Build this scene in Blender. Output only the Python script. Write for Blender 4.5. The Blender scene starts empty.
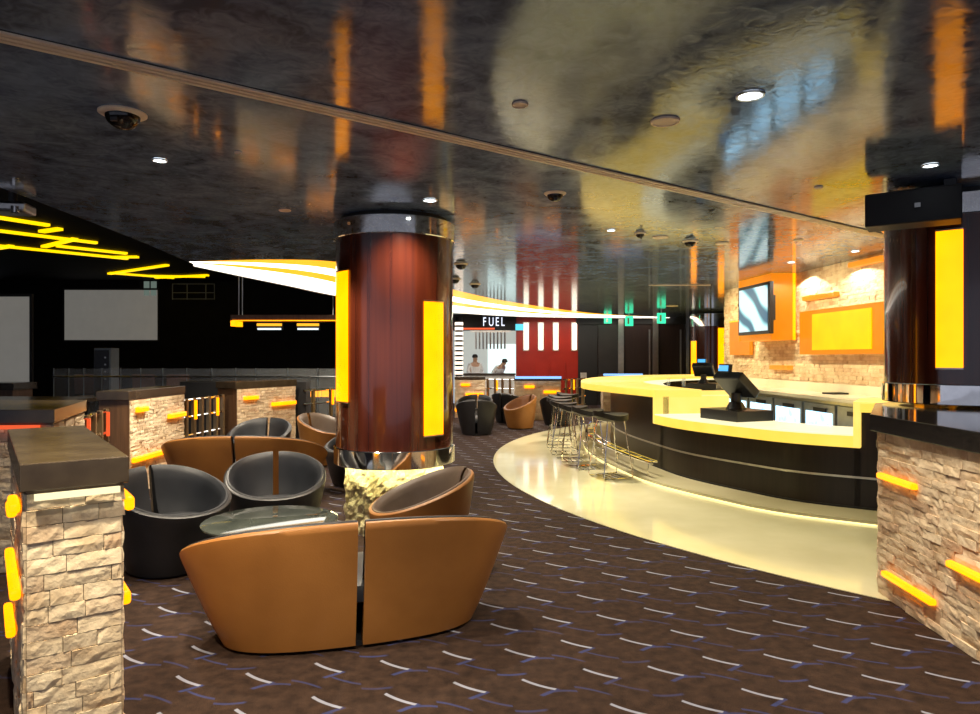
import bpy, bmesh, math, random
from mathutils import Vector, Matrix
random.seed(7)
scn = bpy.context.scene
COL = scn.collection
PI = math.pi
# ------------------------------------------------------------------ camera, world, exposure
EYE = 1.56
cam = bpy.data.objects.new('camera', bpy.data.cameras.new('camera'))
COL.objects.link(cam)
cam.location = (0, 0, EYE)
cam.rotation_euler = (PI/2, 0, 0)
cam.data.sensor_width = 36
cam.data.lens = 25.0
cam.data.clip_start = 0.05
scn.camera = cam
scn.view_settings.view_transform = 'Standard'
scn.view_settings.look = 'None'
scn.view_settings.exposure = 0.0
scn.view_settings.gamma = 1
w = bpy.data.worlds.new('world'); scn.world = w
w.use_nodes = True
w.node_tree.nodes['Background'].inputs[0].default_value = (0.75, 0.80, 1.0, 1)
w.node_tree.nodes['Background'].inputs[1].default_value = 0.55

LP = 4.5   # wattage scale of the recessed lamps and the added fill spots
def spot(loc, energy, color=(1, .86, .66), size=75, blend=.6, target=None, r=.05):
    d = bpy.data.lights.new('downlight', 'SPOT')  # also names the added fill spots that have no fitting
    d.energy = energy*LP; d.color = color; d.spot_size = math.radians(size); d.spot_blend = blend
    d.shadow_soft_size = r
    o = bpy.data.objects.new('downlight_or_fill', d); COL.objects.link(o)
    o.location = loc
    if target is not None:
        v = Vector(target) - Vector(loc)
        o.rotation_euler = v.to_track_quat('-Z', 'Y').to_euler()
    return o
CEIL = 2.82
Z_L = CEIL - .03
SPOTS = [  # x, y, energy, size
    (-2.37, 4.35, 60, 80), (-.6, 5.0, 60, 90), (-1.5, 3.0, 85, 95), (1.25, 3.27, 50, 90), (2.0, 4.4, 30, 90),
    (-1.6, 5.5, 60, 90), (-2.9, 7.9, 90, 90), (-2.2, 9.6, 70, 90), (.3, 6.5, 45, 90), (-.2, 12.0, 90, 95),
    (1.3, 9.0, 70, 95), (2.0, 13.5, 120, 95), (-3.2, 6.6, 80, 90), (1.2, 17.0, 120, 95), (1.7, 1.8, 40, 90),
    (-.2, 1.9, 40, 100),  # last entries: fill spots added over the camera zone, out of view
]
for x, y, e, s in SPOTS:
    spot((x, y, Z_L), e, size=s)
# wall washers close to the rough stone of the back wall
for yy in (8.57, 9.81):
    spot((4.40, yy, Z_L), 8, color=(1, .93, .8), size=142, blend=.12, r=.015)
for yy in (7.6, 9.2, 10.8, 12.2):
    spot((2.95, yy, Z_L), 50, color=(1, .80, .46), size=80, blend=.9, target=(4.6, yy, 1.85))  # spots added for even general light on the stone wall
for p in ((3.2, 5.9), (2.0, 7.2), (1.4, 8.6)):
    spot((*p, Z_L), 30, color=(1, .9, .6), size=85, blend=.8, target=(p[0]-.3, p[1]-.3, 0))  # spots added to brighten the tiled apron
spot((-1.35, 1.75, Z_L), 85, size=60, target=(-1.50, 2.6, .7), color=(1, .86, .62))
spot((1.7, 2.9, Z_L), 28, size=80, target=(2.55, 3.6, .6))
spot((-3.5, 6.9, Z_L), 48, size=80, target=(-4.1, 8.2, .7))
spot((-3.0, 9.3, Z_L), 45, size=70, target=(-3.5, 10.9, .7))
spot((-.62, 5.35, Z_L), 35, size=80, blend=1, target=(-.80, 5.85, 1.9), color=(1, .8, .6))

# ------------------------------------------------------------------ materials
def new_mat(name):
    m = bpy.data.materials.new(name); m.use_nodes = True
    nt = m.node_tree
    return m, nt, nt.nodes['Principled BSDF']

def link(nt, a, b): nt.links.new(a, b)

def noise_mat(name, c1, c2, scale=5, rough=.5, metallic=0, spec=.5, bump=0, bscale=None, detail=5, emis=None, estr=0, coat=0, stretch=(1, 1, 1), lo=.35, hi=.65, r2=None, ior=1.5):
    m, nt, b = new_mat(name)
    tc = nt.nodes.new('ShaderNodeTexCoord'); mp = nt.nodes.new('ShaderNodeMapping')
    mp.inputs['Scale'].default_value = stretch
    link(nt, tc.outputs['Object'], mp.inputs['Vector'])
    n = nt.nodes.new('ShaderNodeTexNoise'); n.inputs['Scale'].default_value = scale; n.inputs['Detail'].default_value = detail
    link(nt, mp.outputs[0], n.inputs['Vector'])
    r = nt.nodes.new('ShaderNodeValToRGB')
    r.color_ramp.elements[0].position = lo; r.color_ramp.elements[1].position = hi
    r.color_ramp.elements[0].color = (*c1, 1); r.color_ramp.elements[1].color = (*c2, 1)
    link(nt, n.outputs['Fac'], r.inputs[0]); link(nt, r.outputs[0], b.inputs['Base Color'])
    b.inputs['Roughness'].default_value = rough; b.inputs['Metallic'].default_value = metallic
    b.inputs['Specular IOR Level'].default_value = spec; b.inputs['Coat Weight'].default_value = coat
    b.inputs['IOR'].default_value = ior
    if r2 is not None:
        mr = nt.nodes.new('ShaderNodeMapRange'); mr.inputs[1].default_value = .35; mr.inputs[2].default_value = .65
        mr.inputs[3].default_value = rough; mr.inputs[4].default_value = r2
        link(nt, n.outputs['Fac'], mr.inputs[0]); link(nt, mr.outputs[0], b.inputs['Roughness'])
    if bump:
        n2 = nt.nodes.new('ShaderNodeTexNoise'); n2.inputs['Scale'].default_value = bscale or scale; n2.inputs['Detail'].default_value = 6
        link(nt, mp.outputs[0], n2.inputs['Vector'])
        bp = nt.nodes.new('ShaderNodeBump'); bp.inputs['Strength'].default_value = bump; bp.inputs['Distance'].default_value = .02
        link(nt, n2.outputs['Fac'], bp.inputs['Height']); link(nt, bp.outputs[0], b.inputs['Normal'])
    if emis:
        b.inputs['Emission Color'].default_value = (*emis, 1); b.inputs['Emission Strength'].default_value = estr
    return m

def plain(name, c, rough=.5, metallic=0, spec=.5, coat=0):
    k = tuple(x*.88 for x in c)
    return noise_mat(name, k, c, 12, rough, metallic, spec, coat=coat)

def glow(name, c, s, c2=None, scale=3):
    m, nt, b = new_mat(name)
    b.inputs['Base Color'].default_value = (min(1, c[0])*.14, min(1, c[1])*.14, min(1, c[2])*.14, 1)
    b.inputs['Roughness'].default_value = .3
    tc = nt.nodes.new('ShaderNodeTexCoord')
    n = nt.nodes.new('ShaderNodeTexNoise'); n.inputs['Scale'].default_value = scale
    link(nt, tc.outputs['Object'], n.inputs['Vector'])
    r = nt.nodes.new('ShaderNodeValToRGB'); c2 = c2 or c
    r.color_ramp.elements[0].position = .35; r.color_ramp.elements[1].position = .65
    r.color_ramp.elements[0].color = (*c, 1); r.color_ramp.elements[1].color = (*c2, 1)
    link(nt, n.outputs['Fac'], r.inputs[0]); link(nt, r.outputs[0], b.inputs['Emission Color'])
    b.inputs['Emission Strength'].default_value = s
    return m

M = {}
M['amber'] = glow('amber_glass_light', (1, .27, .0), 2.7, (1, .31, .0))
M['amber_soft'] = glow('amber_glass_soft', (1, .30, .015), 1.0, (1, .36, .03))
M['orange'] = glow('orange_glass', (1, .27, .005), .85, (1, .31, .008))
M['yellowbox'] = glow('yellow_glass', (1, .60, .0), 1.15, (1, .50, .0), 2)
M['neon'] = glow('neon', (1, .62, .0), 1.5)
M['onyx'] = glow('backlit_onyx', (1, .66, .12), 1.25, (1, .72, .17), 2.5)
M['onyx_edge'] = glow('backlit_onyx_edge', (1, .72, .11), 1.15, (1, .66, .08), 2.5)
M['onyx_white'] = glow('backlit_onyx_pale', (1, .88, .52), 1.1, (1, .93, .6), 2.5)
M['white_lum'] = glow('luminous_white', (1, .96, .86), 4.0)
M['lum_amber'] = glow('luminous_amber', (1, .44, .02), 1.5)
M['lamp'] = glow('lamp_face', (.85, .95, 1), 9)
M['white_glow'] = glow('white_glow', (.8, .95, 1), 1.8)
M['warm_white'] = glow('warm_white_tube', (1, .82, .66), 2.2)
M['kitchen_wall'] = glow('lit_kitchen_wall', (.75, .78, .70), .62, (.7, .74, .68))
M['kitchen_white'] = glow('lit_kitchen_screen', (.8, 1, .97), 1.3)
M['exit'] = glow('exit_green', (.05, .9, .45), 1.3)
M['exit_cyan'] = glow('exit_cyan', (.1, .75, .95), 1.1)
M['sign_red'] = glow('sign_letters', (.8, .85, 1), 1.6)
M['red_glow'] = glow('red_glow', (1, .12, .03), .9)
M['fridge_glow'] = glow('fridge_inside', (.30, .65, 1), 2.6, (.6, .9, 1), 9)
M['pos_blue'] = glow('pos_blue', (.1, .5, 1), 1.2)
M['pos_screen'] = glow('pos_screen', (.18, .25, .33), .5)
M['nosing'] = glow('step_led', (1, .85, .35), 2.0)
M['nosing_strong'] = glow('base_led', (1, .88, .45), 38)
M['blue_light'] = glow('blue_light', (.25, .5, 1), 1.5)
M['chrome'] = plain('chrome', (.85, .83, .80), .06, 1)
M['steel'] = plain('brushed_steel', (.6, .58, .55), .28, 1)
M['slot'] = plain('slot_diffuser_paint', (.98, .84, .68), .5)
M['black'] = plain('black_paint', (.012, .012, .013), .6)
M['blackgloss'] = noise_mat('black_granite', (.008, .008, .008), (.02, .018, .016), 60, .10, 0, .5)
M['slab'] = noise_mat('dark_brown_slab', (.035, .024, .016), (.055, .04, .026), 8, .22, 0, .5)
M['hallwall'] = noise_mat('hall_black_wall', (.003, .003, .004), (.006, .006, .007), 3, .8, 0, .2)
M['brownwood'] = noise_mat('brown_wood', (.10, .05, .025), (.15, .08, .04), 4, .4, stretch=(8, 8, .6))
M['darkwood'] = noise_mat('dark_wenge', (.007, .0035, .0025), (.014, .007, .005), 3, .3, 0, .4, stretch=(10, 10, .5), coat=0)
M['door'] = noise_mat('dark_door', (.022, .012, .011), (.034, .018, .015), 3, .35, 0, .5, stretch=(10, 10, .5))
M['doorgrey'] = noise_mat('dark_grey_door', (.02, .019, .02), (.03, .028, .028), 3, .4)
M['redwall'] = noise_mat('red_wall', (.34, .014, .008), (.42, .022, .012), 2, .35)
M['leather_black'] = noise_mat('black_leather', (.009, .009, .010), (.014, .014, .016), 6, .42, 0, .5, bump=.08, bscale=220)
M['leather_inner'] = noise_mat('charcoal_leather', (.012, .014, .018), (.018, .020, .025), 6, .46, 0, .45, bump=.08, bscale=220)
M['leather_brown'] = noise_mat('tan_leather', (.27, .112, .026), (.33, .14, .034), 3, .42, 0, .4, bump=.06, bscale=120)
M['leather_taupe'] = noise_mat('taupe_leather', (.085, .06, .045), (.11, .08, .06), 5, .40, 0, .5, bump=.08, bscale=220)
M['leather_tan2'] = noise_mat('tan_leather_inside', (.26, .11, .04), (.3, .13, .05), 5, .45, 0, .5)
M['glass_top'] = noise_mat('grey_marble_glass', (.03, .036, .032), (.06, .068, .058), 5, .06, 0, .6, detail=8)
M['screen'] = noise_mat('projection_screen', (.36, .35, .32), (.44, .43, .40), 1.2, .8, emis=(.55, .53, .48), estr=.22)
M['wood_col'] = noise_mat('mahogany_lacquer', (.050, .010, .005), (.095, .020, .008), 2.2, .16, 0, .6, stretch=(7, 7, .12), coat=.5, detail=3)
M['stone'] = noise_mat('split_travertine', (.52, .35, .20), (.76, .61, .41), 7, .85, 0, .25, bump=.45, bscale=38, lo=.28, hi=.6, detail=8)
M['stone_b'] = noise_mat('split_travertine_pale', (.60, .44, .27), (.80, .66, .46), 8, .85, 0, .25, bump=.45, bscale=34, lo=.25, hi=.6, detail=8)
M['stone_c'] = noise_mat('split_travertine_pink', (.50, .33, .20), (.72, .56, .38), 7, .85, 0, .25, bump=.45, bscale=42, lo=.3, hi=.62, detail=8)
M['grout'] = noise_mat('stone_backing', (.32, .21, .13), (.42, .3, .2), 12, .9)
M['rough_stone'] = noise_mat('rough_cream_stone', (.66, .56, .30), (.86, .78, .52), 6, .8, 0, .3, bump=.6, bscale=30)
M['tile'] = noise_mat('cream_stone_tile', (.62, .58, .37), (.70, .66, .44), 1.6, .09, 0, .5, detail=6)
M['tile_edge'] = noise_mat('cream_stone_step', (.55, .5, .32), (.62, .57, .38), 1.6, .12, 0, .5)
M['plastic'] = plain('black_plastic', (.02, .02, .022), .35)
M['greyplastic'] = plain('grey_plastic', (.20, .24, .27), .5)
M['white'] = plain('white_paint', (.8, .8, .78), .5)
M['backtop'] = noise_mat('cream_back_counter', (.86, .80, .62), (.90, .86, .68), 4, .25)
M['fridge'] = plain('fridge_steel', (.55, .57, .58), .3, .6)
M['skin'] = noise_mat('skin', (.55, .33, .22), (.6, .38, .26), 9, .5)
M['hair'] = noise_mat('black_hair', (.01, .008, .007), (.02, .015, .012), 30, .5)
M['coat'] = noise_mat('white_chef_coat', (.8, .8, .8), (.85, .85, .84), 9, .8)
M['brown_seat'] = plain('brown_seat', (.16, .07, .045), .5)
M['tan_post'] = plain('bronze_post', (.42, .30, .16), .3, .8)
def glassmat():
    m, nt, b = new_mat('clear_glass')
    b.inputs['Base Color'].default_value = (.9, .95, .95, 1)
    b.inputs['Roughness'].default_value = .02
    b.inputs['Alpha'].default_value = .10
    b.inputs['Emission Color'].default_value = (0, 0, 0, 1)
    return m
M['glass'] = glassmat()

class NB:
    """small math-node builder"""
    def __init__(s, nt): s.nt = nt
    def v(s, op, *a):
        n = s.nt.nodes.new('ShaderNodeMath'); n.operation = op
        for i, x in enumerate(a):
            if isinstance(x, (int, float)): n.inputs[i].default_value = x
            else: s.nt.links.new(x, n.inputs[i])
        return n.outputs[0]
    def band(s, x, half, soft):
        # 1 where |x| < half
        a = s.v('ABSOLUTE', x)
        b = s.v('SUBTRACT', half + soft, a)
        c = s.v('DIVIDE', b, soft)
        n = s.nt.nodes.new('ShaderNodeClamp'); s.nt.links.new(c, n.inputs[0])
        return n.outputs[0]

def carpet_mat():
    m, nt, b = new_mat('patterned_carpet')
    N = NB(nt)
    tc = nt.nodes.new('ShaderNodeTexCoord'); sx = nt.nodes.new('ShaderNodeSeparateXYZ')
    link(nt, tc.outputs['Object'], sx.inputs[0])
    X, Y = sx.outputs[0], sx.outputs[1]
    th = math.radians(12.3); c, s_ = math.cos(th), math.sin(th)
    x0, y0 = .793, 3.72
    u = N.v('DIVIDE', N.v('ADD', N.v('MULTIPLY', N.v('SUBTRACT', X, x0), c), N.v('MULTIPLY', N.v('SUBTRACT', Y, y0), s_)), .328)
    v = N.v('DIVIDE', N.v('ADD', N.v('MULTIPLY', N.v('SUBTRACT', X, x0), -s_), N.v('MULTIPLY', N.v('SUBTRACT', Y, y0), c)), .352)
    ui = N.v('FLOOR', N.v('ADD', u, .5))
    par = N.v('MULTIPLY', N.v('ABSOLUTE', N.v('MODULO', ui, 2.0)), .12)
    v = N.v('SUBTRACT', v, par)
    vi = N.v('FLOOR', N.v('ADD', v, .5))
    a = N.v('MULTIPLY', N.v('SUBTRACT', u, ui), .328)
    d = N.v('MULTIPLY', N.v('SUBTRACT', v, vi), .352)
    ph = math.radians(-45); c2, s2 = math.cos(ph), math.sin(ph)
    def rot(aa, dd):
        return (N.v('ADD', N.v('MULTIPLY', aa, c2), N.v('MULTIPLY', dd, s2)),
                N.v('ADD', N.v('MULTIPLY', aa, -s2), N.v('MULTIPLY', dd, c2)))
    s, t = rot(a, d)
    curve = N.v('MULTIPLY', N.v('MULTIPLY', s, s), 1.1)
    dash = N.v('MULTIPLY', N.band(N.v('SUBTRACT', t, curve), .0075, .003), N.band(s, .088, .006))
    # blue: tick rising from the end of each dash and a faint arc beneath it
    tick = N.v('MULTIPLY', N.band(N.v('SUBTRACT', s, N.v('ADD', .092, N.v('MULTIPLY', t, .35))), .009, .005), N.band(N.v('ADD', t, .03), .045, .01))
    t2 = N.v('ADD', N.v('ADD', t, .075), N.v('MULTIPLY', N.v('MULTIPLY', s, s), -4.0))
    arc = N.v('MULTIPLY', N.band(t2, .007, .004), N.band(N.v('SUBTRACT', s, .02), .11, .01))
    # fainter blue strokes wander through the gaps between the dashes
    a3 = N.v('SUBTRACT', N.v('FRACT', N.v('ADD', u, 1.0)), .5); a3 = N.v('MULTIPLY', a3, .328)
    d3 = N.v('MULTIPLY', N.v('SUBTRACT', N.v('FRACT', N.v('ADD', v, .93)), .5), .352)
    wv = N.v('MULTIPLY', N.v('SINE', N.v('MULTIPLY', u, PI)), .055)
    arc2 = N.v('MULTIPLY', N.band(N.v('SUBTRACT', N.v('ADD', d3, N.v('MULTIPLY', a3, .45)), wv), .006, .006), N.band(a3, .13, .02))
    blue = N.v('MAXIMUM', N.v('MULTIPLY', tick, .75), N.v('MULTIPLY', arc2, .55))
    no = nt.nodes.new('ShaderNodeTexNoise'); no.inputs['Scale'].default_value = 2.3; no.inputs['Detail'].default_value = 4
    link(nt, tc.outputs['Object'], no.inputs['Vector'])
    blue = N.v('MULTIPLY', blue, N.v('MULTIPLY', no.outputs['Fac'], 1.2))
    nf = nt.nodes.new('ShaderNodeTexNoise'); nf.inputs['Scale'].default_value = 260; nf.inputs['Detail'].default_value = 3
    link(nt, tc.outputs['Object'], nf.inputs['Vector'])
    nm = nt.nodes.new('ShaderNodeTexNoise'); nm.inputs['Scale'].default_value = 16; nm.inputs['Detail'].default_value = 5
    link(nt, tc.outputs['Object'], nm.inputs['Vector'])
    fac = N.v('ADD', N.v('MULTIPLY', nf.outputs['Fac'], .6), N.v('MULTIPLY', nm.outputs['Fac'], .4))
    r = nt.nodes.new('ShaderNodeValToRGB')
    r.color_ramp.elements[0].position = .38; r.color_ramp.elements[1].position = .64
    r.color_ramp.elements[0].color = (.011, .006, .0045, 1); r.color_ramp.elements[1].color = (.052, .029, .019, 1)
    link(nt, fac, r.inputs[0])
    m1 = nt.nodes.new('ShaderNodeMix'); m1.data_type = 'RGBA'
    link(nt, blue, m1.inputs[0]); link(nt, r.outputs[0], m1.inputs[6]); m1.inputs[7].default_value = (.035, .06, .20, 1)
    m2 = nt.nodes.new('ShaderNodeMix'); m2.data_type = 'RGBA'
    link(nt, dash, m2.inputs[0]); link(nt, m1.outputs[2], m2.inputs[6]); m2.inputs[7].default_value = (.22, .23, .29, 1)
    link(nt, m2.outputs[2], b.inputs['Base Color'])
    b.inputs['Roughness'].default_value = .9; b.inputs['Specular IOR Level'].default_value = .15
    bp = nt.nodes.new('ShaderNodeBump'); bp.inputs['Strength'].default_value = .4; bp.inputs['Distance'].default_value = .004
    link(nt, nf.outputs['Fac'], bp.inputs['Height']); link(nt, bp.outputs[0], b.inputs['Normal'])
    return m
M['carpet'] = carpet_mat()

def ceiling_mat():
    m, nt, b = new_mat('polished_plaster')
    tc = nt.nodes.new('ShaderNodeTexCoord')
    def noise(sc, det, dist, stretch=(1, 1, 1)):
        mp = nt.nodes.new('ShaderNodeMapping'); mp.inputs['Scale'].default_value = stretch
        link(nt, tc.outputs['Object'], mp.inputs['Vector'])
        n = nt.nodes.new('ShaderNodeTexNoise'); n.inputs['Scale'].default_value = sc; n.inputs['Detail'].default_value = det; n.inputs['Distortion'].default_value = dist
        link(nt, mp.outputs[0], n.inputs['Vector']); return n.outputs['Fac']
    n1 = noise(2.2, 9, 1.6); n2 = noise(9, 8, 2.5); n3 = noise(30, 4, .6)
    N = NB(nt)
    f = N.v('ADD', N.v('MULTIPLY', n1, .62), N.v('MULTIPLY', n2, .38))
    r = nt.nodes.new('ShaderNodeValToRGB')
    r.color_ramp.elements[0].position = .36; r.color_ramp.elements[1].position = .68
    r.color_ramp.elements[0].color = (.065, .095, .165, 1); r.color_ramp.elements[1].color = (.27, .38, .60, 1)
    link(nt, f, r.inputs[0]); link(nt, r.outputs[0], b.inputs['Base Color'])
    mr = nt.nodes.new('ShaderNodeMapRange'); mr.inputs[1].default_value = .38; mr.inputs[2].default_value = .62
    mr.inputs[3].default_value = .04; mr.inputs[4].default_value = .15
    link(nt, n2, mr.inputs[0]); link(nt, mr.outputs[0], b.inputs['Roughness'])
    b.inputs['IOR'].default_value = 1.52
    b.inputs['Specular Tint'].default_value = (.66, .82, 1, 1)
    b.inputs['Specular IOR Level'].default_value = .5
    bp = nt.nodes.new('ShaderNodeBump'); bp.inputs['Strength'].default_value = .10; bp.inputs['Distance'].default_value = .006
    link(nt, N.v('ADD', n2, N.v('MULTIPLY', n3, .25)), bp.inputs['Height']); link(nt, bp.outputs[0], b.inputs['Normal'])
    return m
M['ceiling'] = ceiling_mat()

# ------------------------------------------------------------------ mesh builder
class MB:
    def __init__(s): s.v = []; s.f = []; s.m = []; s.mi = 0
    def add(s, vs, fs):
        n = len(s.v); s.v += [tuple(p) for p in vs]
        for f in fs: s.f.append(tuple(i + n for i in f)); s.m.append(s.mi)
        return s
    def box(s, c, d, rz=0, rx=0, ry=0):
        R = Matrix.Rotation(rz, 3, 'Z') @ Matrix.Rotation(ry, 3, 'Y') @ Matrix.Rotation(rx, 3, 'X')
        vs = []
        for k in range(8):
            p = Vector(((k & 1)-.5, ((k >> 1) & 1)-.5, ((k >> 2) & 1)-.5))
            vs.append(R @ Vector((p.x*d[0], p.y*d[1], p.z*d[2])) + Vector(c))
        return s.add(vs, [(0, 2, 3, 1), (4, 5, 7, 6), (0, 1, 5, 4), (2, 6, 7, 3), (0, 4, 6, 2), (1, 3, 7, 5)])
    def prism(s, poly, z0, z1):
        n = len(poly)
        a = sum(poly[i][0]*poly[(i+1) % n][1]-poly[(i+1) % n][0]*poly[i][1] for i in range(n))
        if a < 0: poly = poly[::-1]
        vs = [(x, y, z0) for x, y in poly] + [(x, y, z1) for x, y in poly]
        fs = [tuple(range(n-1, -1, -1)), tuple(range(n, 2*n))]
        fs += [(i, (i+1) % n, n+(i+1) % n, n+i) for i in range(n)]
        return s.add(vs, fs)
    def cyl(s, c, r, h, n=32, r2=None):
        r2 = r if r2 is None else r2
        vs = [(c[0]+r*math.cos(2*PI*i/n), c[1]+r*math.sin(2*PI*i/n), c[2]) for i in range(n)]
        vs += [(c[0]+r2*math.cos(2*PI*i/n), c[1]+r2*math.sin(2*PI*i/n), c[2]+h) for i in range(n)]
        return s.add(vs, [tuple(range(n-1, -1, -1)), tuple(range(n, 2*n))] + [(i, (i+1) % n, n+(i+1) % n, n+i) for i in range(n)])
    def lathe(s, c, prof, n=32, a0=0, a1=2*PI, close=True):
        full = abs(a1-a0-2*PI) < 1e-6
        k = n if full else n+1
        vs = []
        for i in range(k):
            a = a0+(a1-a0)*i/n
            for r, z in prof: vs.append((c[0]+r*math.cos(a), c[1]+r*math.sin(a), c[2]+z))
        m = len(prof); fs = []
        for i in range(n):
            j = (i+1) % k
            for q in range(m-1): fs.append((i*m+q, j*m+q, j*m+q+1, i*m+q+1))
        return s.add(vs, fs)
    def tube(s, pts, r, n=8, closed=False):
        pts = [Vector(p) for p in pts]; k = len(pts); vs = []
        up0 = None
        for i, p in enumerate(pts):
            if closed: t = (pts[(i+1) % k]-pts[i-1])
            else: t = pts[min(i+1, k-1)]-pts[max(i-1, 0)]
            t.normalize()
            up = Vector((0, 0, 1)) if abs(t.z) < .95 else Vector((1, 0, 0))
            if up0 is not None and abs(up0.dot(t)) < .95: up = up0
            a = t.cross(up).normalized(); b = a.cross(t).normalized(); up0 = b
            for q in range(n):
                an = 2*PI*q/n; vs.append(p+a*math.cos(an)*r+b*math.sin(an)*r)
        fs = []
        for i in range(k if closed else k-1):
            j = (i+1) % k
            for q in range(n): fs.append((i*n+q, i*n+(q+1) % n, j*n+(q+1) % n, j*n+q))
        if not closed: fs += [tuple(range(n-1, -1, -1)), tuple((k-1)*n+q for q in range(n))]
        return s.add(vs, fs)
    def strip(s, A, B, z0, z1):
        """solid ribbon between two plan curves"""
        n = len(A)
        for i in range(n-1):
            pass
        vs = []
        for (a, b) in zip(A, B): vs += [(a[0], a[1], z0), (b[0], b[1], z0), (b[0], b[1], z1), (a[0], a[1], z1)]
        fs = [(0, 1, 2, 3), tuple(4*(n-1)+k for k in (3, 2, 1, 0))]
        for i in range(n-1):
            for q in range(4):
                fs.append((4*i+q, 4*(i+1)+q, 4*(i+1)+(q+1) % 4, 4*i+(q+1) % 4))
        return s.add(vs, fs)
    def build(s, name, mats, parent=None, smooth=False, bevel=0, world=True, sub=0, segs=2):
        me = bpy.data.meshes.new(name)
        off = Vector((0, 0, 0))
        if parent is not None and world:
            mw = parent.matrix_basis.copy(); q_ = parent.parent
            while q_ is not None: mw = q_.matrix_basis @ mw; q_ = q_.parent
            off = mw.inverted()
        vs = s.v if not (parent is not None and world) else [off @ Vector(p) for p in s.v]
        me.from_pydata([tuple(p) for p in vs], [], s.f)
        if not isinstance(mats, (list, tuple)): mats = [mats]
        for m in mats: me.materials.append(M[m] if isinstance(m, str) else m)
        if len(mats) > 1: me.polygons.foreach_set('material_index', s.m)
        bm = bmesh.new(); bm.from_mesh(me)
        bmesh.ops.recalc_face_normals(bm, faces=bm.faces)
        ng = [f for f in bm.faces if len(f.verts) > 4 and not smooth]
        bm.to_mesh(me); bm.free()
        if smooth:
            me.polygons.foreach_set('use_smooth', [True]*len(me.polygons))
            me.update()
            try: me.set_sharp_from_angle(angle=math.radians(38))
            except Exception: pass
        o = bpy.data.objects.new(name, me); COL.objects.link(o)
        if parent is not None: o.parent = parent
        if bevel:
            md = o.modifiers.new('bevel', 'BEVEL'); md.width = bevel; md.segments = segs; md.limit_method = 'ANGLE'
        if sub:
            md = o.modifiers.new('subdivision', 'SUBSURF'); md.levels = sub; md.render_levels = sub
        return o

def thing(name, label, cat, loc=(0, 0, 0), rz=0, group=None):
    o = bpy.data.objects.new(name, None); COL.objects.link(o)
    o.location = loc; o.rotation_euler = (0, 0, rz)
    o.matrix_basis = Matrix.Translation(loc) @ Matrix.Rotation(rz, 4, 'Z')
    o.empty_display_size = .1
    o['label'] = label; o['category'] = cat
    if group: o['group'] = group
    return o
def tag(o, label, cat, group=None):
    o['label'] = label; o['category'] = cat
    if group: o['group'] = group
    return o
def struct(o): o['kind'] = 'structure'; return o
def dup(src, loc, rz, label, group=None):
    r = src.copy(); COL.objects.link(r)
    r.matrix_basis = Matrix.Translation(loc) @ Matrix.Rotation(rz, 4, 'Z')
    r['label'] = label
    if group: r['group'] = group
    for ch in list(src.children):
        c = ch.copy(); COL.objects.link(c); c.parent = r
        for g in list(ch.children):
            d = g.copy(); COL.objects.link(d); d.parent = c
    return r
def sm(t): t = max(0, min(1, t)); return t*t*(3-2*t)

def catmull(P, n=12):
    out = []
    Q = [P[0]] + list(P) + [P[-1]]
    for i in range(1, len(Q)-2):
        p0, p1, p2, p3 = [Vector(q) for q in Q[i-1:i+3]]
        for k in range(n):
            t = k/n
            out.append(.5*((2*p1)+(-p0+p2)*t+(2*p0-5*p1+4*p2-p3)*t*t+(-p0+3*p1-3*p2+p3)*t**3))
    out.append(Vector(P[-1])); return out
def offset(C, d):
    out = []; n = len(C)
    for i, p in enumerate(C):
        t = (C[min(i+1, n-1)]-C[max(i-1, 0)]).normalized()
        nn = Vector((-t.y, t.x))
        dd = d(i) if callable(d) else d
        out.append(p+nn*dd)
    return out

# ------------------------------------------------------------------ stone cladding
def bricks(o, u, nrm, L, H, z0=0, bh=.06, bl=(.10, .22), dep=(.008, .018), sub=(4, 2), skip=()):
    """split faced stones on one wall face; one mesh builder with four material slots"""
    mb = MB(); o = Vector((o[0], o[1], 0)); u = Vector((u[0], u[1], 0)).normalized(); nrm = Vector((nrm[0], nrm[1], 0)).normalized()
    rows = max(1, int(round(H/bh))); bh = H/rows
    for r in range(rows):
        x = -random.uniform(0, bl[0])
        while x < L:
            w = random.uniform(*bl); a = max(0, x); b = min(L, x+w)
            if L-b < .03: b = L
            x = b if b == L else x+w
            if b-a < .01: continue
            g = .0012
            nx, nz = sub
            base = random.uniform(*dep)
            tx, tz = random.uniform(-.006, .006), random.uniform(-.005, .005)
            zz0, zz1 = z0+r*bh+g, z0+(r+1)*bh-g
            vs = []; 
            for j in range(nz+1):
                for i in range(nx+1):
                    fx, fz = i/nx, j/nz
                    edge = (i in (0, nx)) or (j in (0, nz))
                    d = base+tx*(fx-.5)+tz*(fz-.5)+random.uniform(-.003, .003)-(.0025 if edge else 0)
                    p = o+u*(a+g+(b-a-2*g)*fx)+nrm*max(.002, d); vs.append((p.x, p.y, zz0+(zz1-zz0)*fz))
            n = len(vs)
            for (fx, zz) in ((0, zz0), (1, zz0), (1, zz1), (0, zz1)):
                p = o+u*(a+g+(b-a-2*g)*fx)-nrm*.002; vs.append((p.x, p.y, zz))
            fs = []
            for j in range(nz):
                for i in range(nx):
                    k = j*(nx+1)+i; fs.append((k, k+1, k+nx+2, k+nx+1))
            c0, c1, c2, c3 = 0, nx, (nz+1)*(nx+1)-1, nz*(nx+1)
            bot = list(range(0, nx+1)); top = list(range(c3, c2+1))
            fs.append(tuple([n, n+1]+bot[::-1])); fs.append(tuple([n+2, n+3]+top))
            lf = [j*(nx+1) for j in range(nz+1)]; rt = [j*(nx+1)+nx for j in range(nz+1)]
            fs.append(tuple([n+3, n]+lf)); fs.append(tuple([n+1, n+2]+rt[::-1]))
            mb.mi = random.choice((0, 0, 1, 1, 2)); mb.add(vs, fs)
    return mb
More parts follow.
